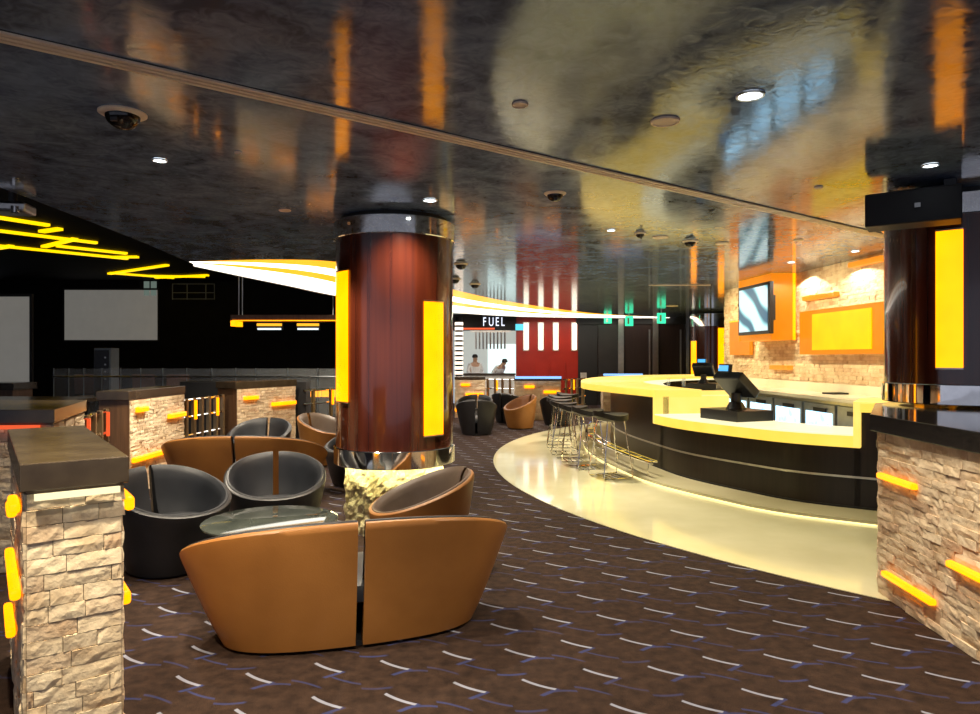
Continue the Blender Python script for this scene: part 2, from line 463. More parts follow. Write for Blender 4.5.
STONES = ['stone', 'stone_b', 'stone_c']

def rod_light(parent, o, u, nrm, a, b, z, r=.027, out=.05, name='light_bar'):
    """amber glass bar standing out of the stone between a and b along the face"""
    o = Vector((o[0], o[1], 0)); u = Vector((u[0], u[1], 0)).normalized(); nrm = Vector((nrm[0], nrm[1], 0)).normalized()
    c = o+u*(a+b)/2+nrm*(out/2+.01)
    mb = MB(); mb.box((c.x, c.y, z), (b-a, out, 2*r), rz=math.atan2(u.y, u.x))
    return mb.build(name, 'amber', parent, bevel=.012)

# ================================================================== STRUCTURE
fl = MB(); fl.box((-2, 9.5, -.05), (32, 27, .1)); struct(fl.build('floor', 'carpet'))
# tiled apron round the bar
AC, AR = (8.15, 10.2), 8.1
ap = MB(); pts = [(AC[0]+AR*math.cos(a), AC[1]+AR*math.sin(a)) for a in [PI*.5+PI*i/90 for i in range(91)]]
ap.prism(pts+[(11, AC[1]-AR), (11, AC[1]+AR)], .0005, .006); struct(ap.build('floor', 'tile'))

band_in = catmull([(-4.0, 9.0), (-2.9, 8.8), (-2.0, 9.05), (-1.3, 10.6), (-.66, 12.8), (.6, 15.8), (3.1, 19.7), (5.8, 21.75)], 8)
band_out = catmull([(-4.05, 9.3), (-3.85, 10.5), (-3.55, 12.0), (-3.15, 14.0), (-2.3, 16.6), (-1.0, 19.2), (1.4, 21.2), (5.8, 22.0)], 8)
ce = MB()
poly = [(-3.5, -3), (-3.65, 5.29)] + [tuple(p) for p in catmull([(-3.66, 5.4), (-3.8, 7.3), (-4.0, 9.0)], 5)][1:-1] + [tuple(p) for p in band_in] + [(6.0, 22), (9.5, 22), (9.5, -3)]
from mathutils.geometry import tessellate_polygon
def poly_slab(mb, poly, z0, z1):
    tri = tessellate_polygon([[Vector((x, y, 0)) for x, y in poly]]); n = len(poly)
    vs = [(x, y, z0) for x, y in poly]+[(x, y, z1) for x, y in poly]
    fs = [tuple(t) for t in tri]+[tuple(i+n for i in t) for t in tri]+[(i, (i+1) % n, n+(i+1) % n, n+i) for i in range(n)]
    mb.add(vs, fs)
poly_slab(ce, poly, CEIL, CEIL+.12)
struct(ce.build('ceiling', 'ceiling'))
hc = MB(); hc.box((-10, 9.5, 4.1), (15.8, 27, .12)); hc.box((-.5, 15.6, 3.25), (5.2, 13, .1)); struct(hc.build('ceiling', 'hallwall'))
wl = MB(); wl.box((-8.65, 22.2, 2.1), (14.9, .2, 4.2)); struct(wl.build('wall_back', 'hallwall'))
wl = MB(); wl.box((-17.4, 9.5, 2.1), (.2, 27, 4.2)); struct(wl.build('wall_left', 'hallwall'))
wl = MB(); wl.box((9.6, 9.5, 1.5), (.2, 27, 3)); struct(wl.build('wall_right', 'door'))
# fascia under the far ceiling, red wall, door wall
wl = MB(); wl.box((1.90, 22.2, 1.6), (2.10, .2, 3.2)); struct(wl.build('wall_back', 'redwall'))
for k in range(4):
    g = MB(); g.box((.95+k*.5, 22.085, .7), (.02, .03, 1.4)); struct(g.build('trim_%d' % (k+1), 'redwall'))
wl = MB(); wl.box((6.3, 22.2, 1.6), (6.7, .2, 3.2)); struct(wl.build('wall_back', 'door'))

# stone feature wall at the back of the bar
W0 = Vector((4.45, 12.9)); W1 = Vector((4.83, 6.95)); WU = (W1-W0).normalized(); WN = Vector((WU.y, -WU.x))
if WN.x > 0: WN = -WN
WL = (W1-W0).length
b = MB(); q = [W0, W1, W1-WN*.35, W0-WN*.35]; b.prism([tuple(p) for p in q], 0, CEIL)
wall_r = struct(b.build('wall_right', 'grout'))
mbk = bricks(W0, WU, WN, WL, CEIL-1.06, z0=1.06, bh=.05, bl=(.10, .28), sub=(4, 2), dep=(.008, .022))
struct(mbk.build('wall_right_stone', STONES))
# the end of the feature wall
e0 = W0-WN*.35
mbk = bricks(e0, (W0-e0), -WU, .35, CEIL, z0=0, bh=.07, bl=(.15, .35), sub=(2, 2)); struct(mbk.build('wall_right_stone', STONES))
def wp(t, out, z):  # point on the feature wall, t = distance from its far end
    p = W0+WU*t+WN*out; return (p.x, p.y, z)
wrz = math.atan2(WU.y, WU.x)

# ------------------------------------------------------------------ doors and exits at the far end
def dbox(x0, x1, y, d, z0, z1, mb=None):
    mb = mb or MB(); mb.box(((x0+x1)/2, y, (z0+z1)/2), (x1-x0, d, z1-z0)); return mb
YB = 22.08
xw = lambda px: (px-490)*YB/680
for i, (a, bb, m) in enumerate(((578, 597, 'black'), (598, 618, 'doorgrey'), (624, 652, 'door'), (659, 683, 'door'))):
    d = dbox(xw(a), xw(bb), YB, .06, 0, 2.62).build('door_%d' % (i+1), m); struct(d)
    if i in (2, 3):
        hd = dbox(xw(bb-4), xw(bb-2.6), YB-.08, .03, .1, 2.45).build('door_handle', 'steel', d, world=False)
i = 5
for a, bb, m in ((617.5, 623, 'steel'), (652, 657.5, 'steel'), (685, 688, 'steel')):
    t = dbox(xw(a), xw(bb), YB-.05, .12, 0, CEIL).build('trim_%d' % i, m); struct(t); i += 1
t = dbox(xw(576), xw(700), YB-.02, .10, 2.62, CEIL).build('trim_%d' % i, 'black'); struct(t)
EX = (('exit_sign', 604, 611.5, 317.5, 323.5, 'green exit sign over the black doors next to the red wall', 21.4),
      ('exit_sign', 625, 633, 316, 326, 'green exit sign just right of the first steel mullion', 20.2),
      ('exit_sign', 657, 665.5, 313, 323.5, 'green exit sign hanging by the second steel mullion', 18.4))
for n, a, bb, t_, b_, lab, D in EX:
    cx = ((a+bb)/2-490)*D/680; z1 = EYE+(357-t_)*D/680; z0 = EYE+(357-b_)*D/680; ww = (bb-a)*D/680
    th = thing(n, lab, 'exit sign', (cx, D, z0), 0)
    MB().box((cx, D, (z0+z1)/2), (ww, .05, z1-z0)).build('sign_panel', 'exit', th, bevel=.005)
    MB().box((cx-ww*.12, D-.028, (z0+z1)/2), (ww*.22, .006, (z1-z0)*.6)).build('pictogram', 'white', th)
    MB().box((cx, D, (z1+CEIL)/2), (.03, .03, CEIL-z1)).build('bracket', 'steel', th)

# red wall tube lights
for k, px in enumerate((526.2, 541, 556, 574.5)):
    x = (px-490)*22/680
    z1, z0 = EYE+(357-323)*22/680, EYE+(357-350)*22/680
    th = thing('wall_tube_light', ['tall white tube light on red wall, beside the kitchen', 'tall white tube light on red wall, second from kitchen', 'tall white tube light on red wall, third from kitchen', 'tall white tube light at the red wall end by the doors'][k], 'wall light', (x, 22.1, z0), 0, 'white tube lights on the red wall')
    MB().box((x, 22.02, (z0+z1)/2), (.15, .1, z1-z0)).build('tube', 'warm_white', th, bevel=.04, segs=4)
    MB().box((x, 22.09, (z0+z1)/2), (.2, .02, z1-z0+.06)).build('back_plate', 'steel', th)
tag(MB().box(((519.5-490)*21.9/680, 21.9, 2.52), (.26, .05, .2)).build('wall_monitor', 'exit_cyan'), 'small cyan lit screen at the top corner of the red wall', 'screen')
tag(MB().box(((583.5-490)*20/680, 20.0, 1.0), (.18, .03, .2)).build('notice', 'white'), 'small pale notice panel low in front of the red wall', 'notice')
tag(MB().box(((583.5-490)*20/680, 20.0, .45), (.05, .03, .9)).build('notice_stand', 'steel'), 'slim steel post carrying the pale notice panel', 'stand')

# ------------------------------------------------------------------ food outlet (kitchen) at the far end
k = MB(); k.box((-.15, 24.5, 1.5), (2.3, .1, 3)); struct(k.build('wall_kitchen', 'kitchen_wall'))
k = MB(); k.box((.42, 24.42, 1.45), (1.0, .06, 1.15)); o = k.build('menu_screen', 'kitchen_white'); tag(o, 'bright white lit panel at the back of the open kitchen', 'panel')
k = MB(); k.box((-.15, 23.3, 3.0), (2.3, 2.4, .06)); struct(k.build('ceiling_kitchen', 'kitchen_wall'))
th = thing('shop_fascia', 'black fascia with glowing letters reading FUEL above the kitchen', 'sign', (-.2, 22.0, 2.45), 0)
MB().prism([(-1.25, 22.3), (-1.2, 21.9), (.85, 21.9), (.85, 22.3)], 2.42, 2.95).build('board', 'black', th)
MB().box((-.45, 21.88, 2.47), (1.2, .02, .06)).build('red_strip', 'red_glow', th)
for k, ch in enumerate('FUEL'):
    cu = bpy.data.curves.new('letter', 'FONT'); cu.body = ch; cu.size = .40; cu.extrude = .012; cu.align_x = 'CENTER'
    tmp = bpy.data.objects.new('letter_tmp', cu); COL.objects.link(tmp)
    bpy.context.view_layer.update()
    me = bpy.data.meshes.new_from_object(tmp.evaluated_get(bpy.context.evaluated_depsgraph_get()))
    bpy.data.objects.remove(tmp)
    lt = bpy.data.objects.new('letter', me); COL.objects.link(lt); lt.parent = th
    me.materials.clear(); me.materials.append(M['sign_red'])
    lt.rotation_euler = (PI/2, 0, 0)
    lt.scale = (.62, 1, 1)
    lt.location = (((484.5, 491.2, 497.2, 502.8)[k]-490)*21.88/680+.2, -.14, 2.56-2.45)
cb = MB(); cb.box((-.02, 21.6, .5), (1.6, .6, 1.0)); th = thing('kitchen_counter', 'pale counter with dark top in front of the open kitchen', 'counter', (-.2, 21.6, 0))
cb.build('body', 'white', th); MB().box((-.02, 21.6, 1.02), (1.64, .7, .05)).build('counter_top', 'slab', th)
th = thing('utensil_rack', 'rack of long steel tubes hanging above the kitchen counter', 'rack', (-.1, 21.9, 1.8))
MB().box((.02, 21.8, 2.38), (1.3, .06, .06)).build('rail', 'steel', th)
for k in range(9):
    x = (476+k*3.6-490)*21.8/680
    MB().tube([(x, 21.8, 2.38), (x, 21.8, 1.82)], .028).build('tube', 'steel', th)
# striped light column
th = thing('striped_column', 'black and white striped lit column beside the kitchen', 'column', (-.98, 21.5, 0))
for k in range(14):
    MB().cyl((-.98, 21.5, .55+k*.155), .13, .09, 20).build('light_ring', 'warm_white', th)
MB().cyl((-.98, 21.5, 0), .11, 2.82, 20).build('core', 'black', th)

# people: chefs behind the counter
def skin_mesh(name, mat, pts, edges, radii, parent, sub=2):
    me = bpy.data.meshes.new(name); bm = bmesh.new(); lay = bm.verts.layers.skin.verify()
    vs = []
    for i, p in enumerate(pts):
        v = bm.verts.new(p); r = radii[i]; v[lay].radius = (r, r) if not isinstance(r, tuple) else r
        if i == 0: v[lay].use_root = True
        vs.append(v)
    for a, b_ in edges: bm.edges.new((vs[a], vs[b_]))
    bm.to_mesh(me); bm.free(); me.materials.append(M[mat])
    me.polygons.foreach_set('use_smooth', [True]*len(me.polygons))
    o = bpy.data.objects.new(name, me); COL.objects.link(o); o.parent = parent
    md = o.modifiers.new('skin', 'SKIN'); md.use_smooth_shade = True
    md = o.modifiers.new('subdivision', 'SUBSURF'); md.levels = sub; md.render_levels = sub
    return o
def person(loc, rz, lean, label, h=1.66):
    th = thing('person', label, 'person', loc, rz)
    s = h/1.7
    def L(x, y, z):  # lean forward (towards -y) above the hips
        if z > .92: a = lean; dz = z-.92; return (x*s, (y*math.cos(a)-dz*math.sin(a))*s, (.92+dz*math.cos(a)+y*0)*s)
        return (x*s, y*s, z*s)
    P = [L(0, 0, .95), L(0, 0, 1.15), L(0, 0, 1.36), L(0, 0, 1.46), L(0, -.01, 1.55), L(0, -.02, 1.64),
         L(.18, 0, 1.38), L(.25, -.02, 1.12), L(.20, -.26, 1.02), L(.17, -.38, 1.03),
         L(-.18, 0, 1.38), L(-.25, -.02, 1.12), L(-.20, -.26, 1.02), L(-.17, -.38, 1.03),
         L(.09, 0, .88), L(.10, -.01, .48), L(.10, .02, .08), L(.10, -.14, .04),
         L(-.09, 0, .88), L(-.10, -.01, .48), L(-.10, .02, .08), L(-.10, -.14, .04)]
    E = [(0, 1), (1, 2), (2, 3), (3, 4), (4, 5), (2, 6), (6, 7), (7, 8), (8, 9), (2, 10), (10, 11), (11, 12), (12, 13), (0, 14), (14, 15), (15, 16), (16, 17), (0, 18), (18, 19), (19, 20), (20, 21)]
    R = [.15, .13, .14, .055, .085, .08, .055, .043, .033, .035, .055, .043, .033, .035, .085, .06, .045, .04, .085, .06, .045, .04]
    skin_mesh('body', 'skin', P, E, R, th)
    idx = [1, 0, 2, 6, 7, 8, 10, 11, 12]
    mp = {v: i for i, v in enumerate(idx)}
    CE = [(mp[a], mp[b_]) for a, b_ in E if a in mp and b_ in mp]
    skin_mesh('chef_coat', 'coat', [P[i] for i in idx], CE, [R[i]+.022 for i in idx], th)
    idx = [0, 14, 15, 16, 18, 19, 20]; mp = {v: i for i, v in enumerate(idx)}
    CE = [(mp[a], mp[b_]) for a, b_ in E if a in mp and b_ in mp]
    skin_mesh('trousers', 'black', [P[i] for i in idx], CE, [R[i]+.015 for i in idx], th)
    hb = MB(); c = Vector(L(0, .015, 1.645))
    prof = [(0.001, .085)]+[(.098*math.sin(t), .098*math.cos(t)) for t in [PI*.15*i for i in range(1, 5)]]
    hb.lathe((c.x, c.y, c.z), prof, 16); hb.build('hair', 'hair', th, smooth=True, world=False)
    return th
person((-.50, 22.45, 0), math.radians(15), .05, 'person in a white chef coat standing in the open kitchen', 1.62)
person((.12, 22.6, 0), math.radians(50), .75, 'person in a white coat bending forward beside the kitchen counter', 1.66)

# ================================================================== LUMINOUS CEILING BAND
def lerp_curve(A, B, t): return [a.lerp(b_, t) for a, b_ in zip(A, B)]
nb = len(band_in); seg = [0, 12, 22, 32, 42, nb-1]
for k in range(5):
    i0, i1 = seg[k], seg[k+1]+1
    c = (band_in[i0]+band_out[i1-1])/2
    th = thing('luminous_ceiling_panel', ['bright luminous ceiling panel nearest the dark hall edge', 'luminous ceiling panel just left of the front column', 'luminous ceiling panel over the far lounge chairs', 'luminous ceiling panel in front of the kitchen sign', 'luminous ceiling panel narrowing towards the dark doors'][k], 'ceiling light', (c.x, c.y, CEIL), 0, 'luminous band in the ceiling')
    A, B = band_in[i0:i1], band_out[i0:i1]
    cuts = [(0, .22, 'lum_amber', 'amber_strip'), (.22, .40, 'white_lum', 'diffuser'), (.40, .58, 'lum_amber', 'amber_strip'), (.58, .97, 'white_lum', 'diffuser')]
    for a, b_, m, n in cuts:
        MB().strip(lerp_curve(A, B, a), lerp_curve(A, B, b_), CEIL+.01, CEIL+.06).build(n, m, th)
    MB().strip(lerp_curve(A, B, .97), lerp_curve(A, B, 1.0), CEIL-.02, CEIL+.15).build('rim', 'steel', th)

# slot diffuser line across the ceiling
def slot(p0, p1, wdt, label, n=3):
    p0, p1 = Vector(p0), Vector(p1); c = (p0+p1)/2; u = (p1-p0).normalized(); L = (p1-p0).length; rz = math.atan2(u.y, u.x); v = Vector((-u.y, u.x))
    th = thing('linear_slot_diffuser', label, 'air diffuser', (c.x, c.y, CEIL-.012))
    for k in range(n):
        q = c+v*(k-(n-1)/2)*wdt/n
        MB().box((q.x, q.y, CEIL-.006), (L, wdt/n*.66, .012), rz=rz).build('blade', 'slot', th)
    MB().box((c.x, c.y, CEIL-.0015), (L, wdt, .003), rz=rz).build('backing', 'black', th)
slot((-2.6, 2.16), (4.55, 7.4), .115, 'long beige triple slot air diffuser crossing the dark ceiling')
slot((2.78, 11.9), (3.85, 11.9), .05, 'short beige slot diffuser near the far column', 2)

# ================================================================== COLUMNS
def column(cx, cy, r, zb, label, panels, base_r=None, ring_b=(.60, .754), top_ring=(2.615, 2.775), name='round_column', base=True):
    th = thing(name, label, 'column', (cx, cy, zb))
    MB().lathe((cx, cy, 0), [(r, ring_b[1]-.02), (r, top_ring[0]+.02)], 96).build('shaft', 'wood_col', th, smooth=True)
    for z0, z1 in (ring_b, top_ring):
        MB().lathe((cx, cy, 0), [(r*.8, z0), (r+.012, z0), (r+.018, z0+.006), (r+.018, z1-.006), (r+.012, z1), (r*.8, z1)], 96).build('chrome_ring', 'chrome', th, smooth=True)
    MB().cyl((cx, cy, top_ring[1]-.005), r-.05, CEIL-top_ring[1]+.005, 64).build('shadow_gap', 'black', th, smooth=True)
    for a, z0, z1, wd in panels:   # a: angle in degrees
        a = math.radians(a); hw = wd/2/r
        mb = MB(); prof = [(r+.002, z0), (r+.012, z0), (r+.012, z1), (r+.002, z1)]
        mb.lathe((cx, cy, 0), prof, 8, a-hw, a+hw); lp = mb.build('light_panel', 'amber', th)
        for (q0, q1) in ((z0-.012, z0), (z1, z1+.012)):
            MB().lathe((cx, cy, 0), [(r, q0), (r+.014, q0), (r+.014, q1), (r, q1)], 8, a-hw, a+hw).build('panel_trim', 'steel', lp)
    if base:
        br = base_r or r*.86
        mb = MB(); n, m_ = 120, 22; vs = []
        import mathutils
        for i in range(n):
            for j in range(m_+1):
                a = 2*PI*i/n; z = zb+(ring_b[0]-zb)*j/m_
                d = mathutils.noise.noise(Vector((math.cos(a)*6, math.sin(a)*6, z*9)))*.030+mathutils.noise.noise(Vector((math.cos(a)*14, math.sin(a)*14, z*22)))*.022
                rr = br+d; vs.append((cx+rr*math.cos(a), cy+rr*math.sin(a), z))
        fs = [(i*(m_+1)+j, ((i+1) % n)*(m_+1)+j, ((i+1) % n)*(m_+1)+j+1, i*(m_+1)+j+1) for i in range(n) for j in range(m_)]
        mb.add(vs, fs); mb.build('stone_base', 'rough_stone', th)
        MB().lathe((cx, cy, 0), [(r-.045, ring_b[0]-.003), (r-.012, ring_b[0]-.003), (r-.012, ring_b[0]+.02), (r-.045, ring_b[0]+.02)], 64).build('base_light', 'nosing_strong', th)
    return th
ang = math.degrees(math.atan2(-6.3, .88))     # towards the camera
c1 = column(-.88, 6.3, .535, 0, 'mahogany column in the lounge with two amber panels and chrome rings',
       [(ang-59.6, 1.17, 2.31, .235), (ang+38.8, .88, 2.04, .225), (ang+150, 1.1, 2.25, .23)], base_r=.44)
angR = math.degrees(math.atan2(-5.45, -3.77))
c2 = column(3.77, 5.45, .535, 1.18, 'mahogany column rising from the granite topped stone pier by the bar',
       [(angR-7.5, 1.48, 2.50, .17), (angR+95, 1.3, 2.3, .23), (angR-150, 1.3, 2.3, .23)], ring_b=(1.20, 1.355), base=False)
DF = 19.0; xf = (709-490)*DF/680
column(xf, DF, .50, 0, 'far mahogany column with slim amber panels beside the doors', [(-90-62-11.5, .9, 2.0, .26), (-90+32-11.5, 1.25, 2.35, .2)], ring_b=(.4, .5), top_ring=(2.4, 2.75))

# ================================================================== STONE PIERS
def pier(name, label, cat, poly, faces, z_top=1.08, slab_t=.10, over=.03, slab='slab', slabpoly=None, loc=None, stone_dep=(.008, .017), bh=.06, side='brownwood', bl=(.10, .22)):
    """poly ccw list; faces: indices of the edges clad in stone"""
    cx = sum(p[0] for p in poly)/len(poly); cy = sum(p[1] for p in poly)/len(poly)
    th = thing(name, label, cat, (cx, cy, 0))
    ins = [(cx+(x-cx)*(1-.02), cy+(y-cy)*(1-.02)) for x, y in poly]
    MB().prism(ins, 0, z_top).build('core', side, th)
    n = len(poly)
    for i in faces:
        a, b_ = Vector(ins[i]), Vector(ins[(i+1) % n]); u = b_-a
        nn = Vector((u.y, -u.x)).normalized()
        if nn.dot(a-Vector((cx, cy))) < 0: nn = -nn
        bricks(a, u, nn, u.length, z_top-.012, bh=bh, dep=stone_dep, bl=bl).build('stone_cladding', STONES, th)
    sp = slabpoly or [(cx+(x-cx)*(1+over), cy+(y-cy)*(1+over)) for x, y in poly]
    MB().prism(sp, z_top, z_top+slab_t).build('slab_top', slab, th, bevel=.004)
    return th
def facevec(th_poly, i):
    a, b_ = Vector(th_poly[i]), Vector(th_poly[(i+1) % len(th_poly)]); cx = sum(p[0] for p in th_poly)/len(th_poly); cy = sum(p[1] for p in th_poly)/len(th_poly)
    u = (b_-a); nn = Vector((u.y, -u.x)).normalized()
    if nn.dot(a-Vector((cx, cy))) < 0: nn = -nn
    return a, u.normalized(), nn
# near left pier
A = Vector((-1.66, 2.40)); U = Vector((math.cos(.64), math.sin(.64))); V = Vector((-U.y, U.x))
q = .018
pl = [A+U*q+V*q, A+U*(.346-q)+V*q, A+U*(.346-q)+V*(1.46-q), A+U*q+V*(1.46-q)]
pl = [tuple(p) for p in pl]
slabp = [tuple(p) for p in (A, A+U*.346, A+U*.346+V*1.47, A+V*1.47)]
pA = pier('stone_pier', 'stone clad pier with dark slab top and amber bars, closest to the camera', 'pier', pl, [0, 1, 3], slabpoly=slabp, stone_dep=(.008, .013), bh=.058)
a, u, nn = facevec(pl, 0)
c = a+u*.16+nn*.030
MB().box((c.x, c.y, 1.060), (.27, .02, .022), rz=math.atan2(u.y, u.x)).build('light_slot', 'onyx_white', pA)
for (s0, s1, z) in ((.12, .34, 1.0), (.42, .62, .93), (.05, .36, .70), (.30, .75, .70), (.55, .95, .40)):
    a, u, nn = facevec(pl, 3); rod_light(pA, Vector(pl[0]), V, -U, s0, s1, z, r=.02, out=.035)
for (s0, s1, z) in ((.02, .30, .99), (.10, .40, .60), (.6, 1.0, .8), (.9, 1.3, .4)):
    rod_light(pA, Vector(pl[1]), V, U, s0, s1, z, out=.035)
# second: dark red topped pier
pl = [(-4.2, 4.85), (-3.18, 4.95), (-3.6, 6.04), (-4.62, 5.94)]
pB = pier('stone_pier', 'low stone pier with dark red reflecting top at the picture edge', 'pier', pl, [0, 1])
a, u, nn = facevec(pl, 0); c = a+u*.55+nn*.03
MB().box((c.x, c.y, 1.055), (.8, .02, .028), rz=math.atan2(u.y, u.x)).build('light_slot', 'red_glow', pB)
# third
pl = [(-4.38, 7.6), (-4.03, 7.6), (-4.03, 8.97), (-4.38, 8.97)]
pC = pier('stone_pier', 'stone pier with four amber bars beside the steel rails', 'pier', pl, [1], bh=.045, bl=(.06, .16))
for s0, s1, z in ((.10, .34, .96), (.87, 1.32, .82), (.02, .85, .40), (.72, 1.1, .12)):
    rod_light(pC, (-4.03, 7.6), (0, 1), (1, 0), s0, s1, z, r=.03)
# fourth
a = Vector((-3.84, 10.3)); b_ = Vector((-3.28, 11.5)); u = (b_-a).normalized(); n2 = Vector((-u.y, u.x))
pl = [tuple(a), tuple(b_), tuple(b_+n2*.4), tuple(a+n2*.4)]
pD = pier('stone_pier', 'stone pier with two amber bars and wide black top, behind the brown loveseat', 'pier', pl, [0], bh=.045, bl=(.06, .16))
for s0, s1, z in ((.12, .42, .93), (.72, 1.28, .80)):
    rod_light(pD, a, u, -n2, s0, s1, z, r=.03)
bx_ = MB(); bx_.box((-4.25, 11.9, .57), (2.1, .5, 1.14), rz=0.1)
tag(bx_.build('black_cabinet', 'black', bevel=.01), 'long black cabinet standing behind the stone pier', 'cabinet')
# far piers
def far_pier(pxa, pxb, D, label, rods, lit=False):
    x0, x1 = (pxa-490)*D/680, (pxb-490)*D/680
    pl = [(x0, D), (x1, D), (x1, D+.4), (x0, D+.4)]
    p = pier('stone_pier', label, 'pier', pl, [0, 1, 3], z_top=.98, slab_t=.07, bh=.09, bl=(.2, .45))
    for a, b_, z in rods:
        rod_light(p, (x0, D), (1, 0), (0, -1), a*(x1-x0), b_*(x1-x0), z, r=.035)
    if lit: MB().box(((x0+x1)/2, D-.07, 1.055), (x1-x0, .02, .06)).build('blue_edge_light', 'blue_light', p)
    return p
far_pier(455, 485, 17.5, 'far stone pier with amber bars below the kitchen counter', [(.2, .5, .85), (.35, .95, .6), (.0, .25, .2)])
far_pier(515, 561, 16.8, 'far stone pier with blue lit top in front of the red wall', [(.2, .42, .83), (.62, .97, .70), (.1, .4, .25)], True)
far_pier(603, 642, 19.5, 'far stone pier with blue lit top before the dark doors', [(.2, .5, .75)], True)

# right pier with granite top
RP = [(2.38, 1.9), (2.53, 4.53), (3.18, 5.62), (3.9, 6.12), (5.1, 5.3), (4.2, 1.9)]
cx = sum(p[0] for p in RP)/6; cy = sum(p[1] for p in RP)/6
th = thing('stone_bar_wall', 'rough stone wall with polished black granite top and three amber bars', 'pier', (cx, cy, 0))
core = [(2.425, 1.95), (2.575, 4.50), (3.23, 5.58), (3.9, 6.06), (5.0, 5.28), (4.15, 1.95)]
MB().prism(core, 0, 1.07).build('core', 'grout', th)
for (a, b_) in ((core[0], core[1]), (core[1], core[2])):
    a, b_ = Vector(a), Vector(b_); u = b_-a; nn = Vector((-u.y, u.x)).normalized()
    bricks(a, u, nn, u.length, 1.062, bh=.05, bl=(.08, .24), dep=(.006, .018)).build('stone_cladding', STONES, th)
MB().prism([(x-.0, y) for x, y in RP], 1.07, 1.18).build('granite_top', 'blackgloss', th, bevel=.005)
MB().prism([(2.415, 1.9), (2.585, 4.5), (2.60, 4.5), (2.43, 1.9)], 1.062, 1.072).build('steel_trim', 'steel', th)
a = Vector(core[1]); u = (Vector(core[0])-a).normalized(); nn = Vector((-abs(u.y), 0)).normalized()
for s0, s1, z in ((.06, .48, .79), (.12, .66, .17), (.80, 1.5, .44), (1.7, 2.2, .85)):
    rod_light(th, a, u, (-1, .06), s0, s1, z, r=.019, out=.045)

# brown low wall with dark cap at the left
x = MB(); x.box((-9.3, 11.8, .5), (2.4, .5, 1.0)); th = thing('booth_partition', 'dark brown low partition below the large grey screen', 'partition', (-9.3, 11.8, 0)); x.build('panel', 'brownwood', th)
MB().box((-9.3, 11.8, 1.06), (2.5, .6, .12)).build('cap', 'slab', th)
MB().box((-6.9, 9.0, .98), (3.0, 1.2, .05)).build('table_top', 'slab', thing('long_table', 'long dark table behind the red topped pier', 'table', (-6.9, 9.0, 0)))
t_ = [o for o in COL.objects if o.name == 'long_table'][0]
for sx in (-1.3, 1.3):
    for sy in (-.45, .45): MB().box((-6.9+sx, 9+sy, .48), (.06, .06, .96)).build('leg', 'black', t_)

# steel railings with bronze posts
def railing(p0, p1, label, posts, glow_=False):
    p0, p1 = Vector(p0), Vector(p1); u = p1-p0; c = (p0+p1)/2
    th = thing('steel_railing', label, 'railing', (c.x, c.y, 0))
    for z in (.28, .5, .75, .98): MB().tube([(p0.x, p0.y, z), (p1.x, p1.y, z)], .018).build('rail', 'chrome', th)
    for k in range(posts):
        p = p0+u*((k+.5)/posts)
        MB().box((p.x, p.y, .5), (.05, .05, 1.0), rz=math.atan2(u.y, u.x)).build('post', 'tan_post', th)
        if k % 3 == 1:
            MB().box((p.x+.05, p.y-.05, .84), (.03, .03, .26), rz=math.atan2(u.y, u.x)).build('light_panel', 'red_glow' if glow_ else 'amber', th)
    return th
railing((-3.75, 6.15), (-4.2, 7.5), 'steel railing with red orange lit posts between two stone piers', 5, True)
railing((-4.1, 9.05), (-3.98, 10.25), 'steel railing with amber lit posts between two stone piers', 6)
railing((-3.2, 11.7), (-2.1, 13.6), 'steel railing running behind the mahogany column', 5)
railing((-.15, 17.6), (.6, 17.2), 'steel railing between the two far stone piers', 4)
railing((1.85, 17.2), (2.6, 18.6), 'steel railing between the red wall and bar', 4)
th = thing('lit_bench_front', 'low amber lit box front seen past the column', 'light box', (-3.1, 14.2, .7))
for k, (a, b_) in enumerate(((308, 321), (322.5, 329), (330.5, 337))):
    x0, x1 = (a-490)*14.2/680, (b_-490)*14.2/680
    MB().box(((x0+x1)/2, 14.2, .80), (x1-x0, .1, .14)).build('light_panel', 'amber', th)
MB().box((-3.4, 14.28, .36), (1.0, .1, .72)).build('panel', 'black', th)

# glass balustrade in the hall
th = thing('glass_balustrade', 'long clear glass balustrade with thin posts in the dark hall', 'balustrade', (-5.9, 12.9, 0))
xs = [(p-490)*12.9/680 for p in (54, 69, 84, 102, 121, 141, 163, 187, 212, 236, 256, 288, 318, 345)]
for x in xs: MB().box((x, 12.9, .68), (.010, .02, 1.34)).build('post', 'greyplastic', th)
for a, b_ in zip(xs, xs[1:]): MB().box(((a+b_)/2, 12.9, .70), (b_-a-.04, .012, 1.28)).build('glass_panel', 'glass', th)
MB().tube([(xs[0], 12.87, 1.19), (xs[-1], 12.87, 1.19)], .012).build('rail', 'steel', th)

# loudspeaker tower behind it
th = thing('tower_speaker', 'tall pale grey loudspeaker tower in the dark hall', 'speaker', (-7.55, 13.6, 0))
MB().prism([(-7.86, 13.5), (-7.52, 13.5), (-7.60, 13.95), (-7.95, 13.95)], .7, 1.74).build('cabinet', 'greyplastic', th, bevel=.01)
MB().box((-7.7, 13.7, .35), (.1, .1, .7)).build('stand', 'black', th)
MB().box((-7.7, 13.49, 1.22), (.28, .02, .95)).build('grille', 'plastic', th)
for k in range(4): MB().box((-7.62, 13.475, 1.55-k*.14), (.03, .01, .03)).build('driver', 'steel', th)

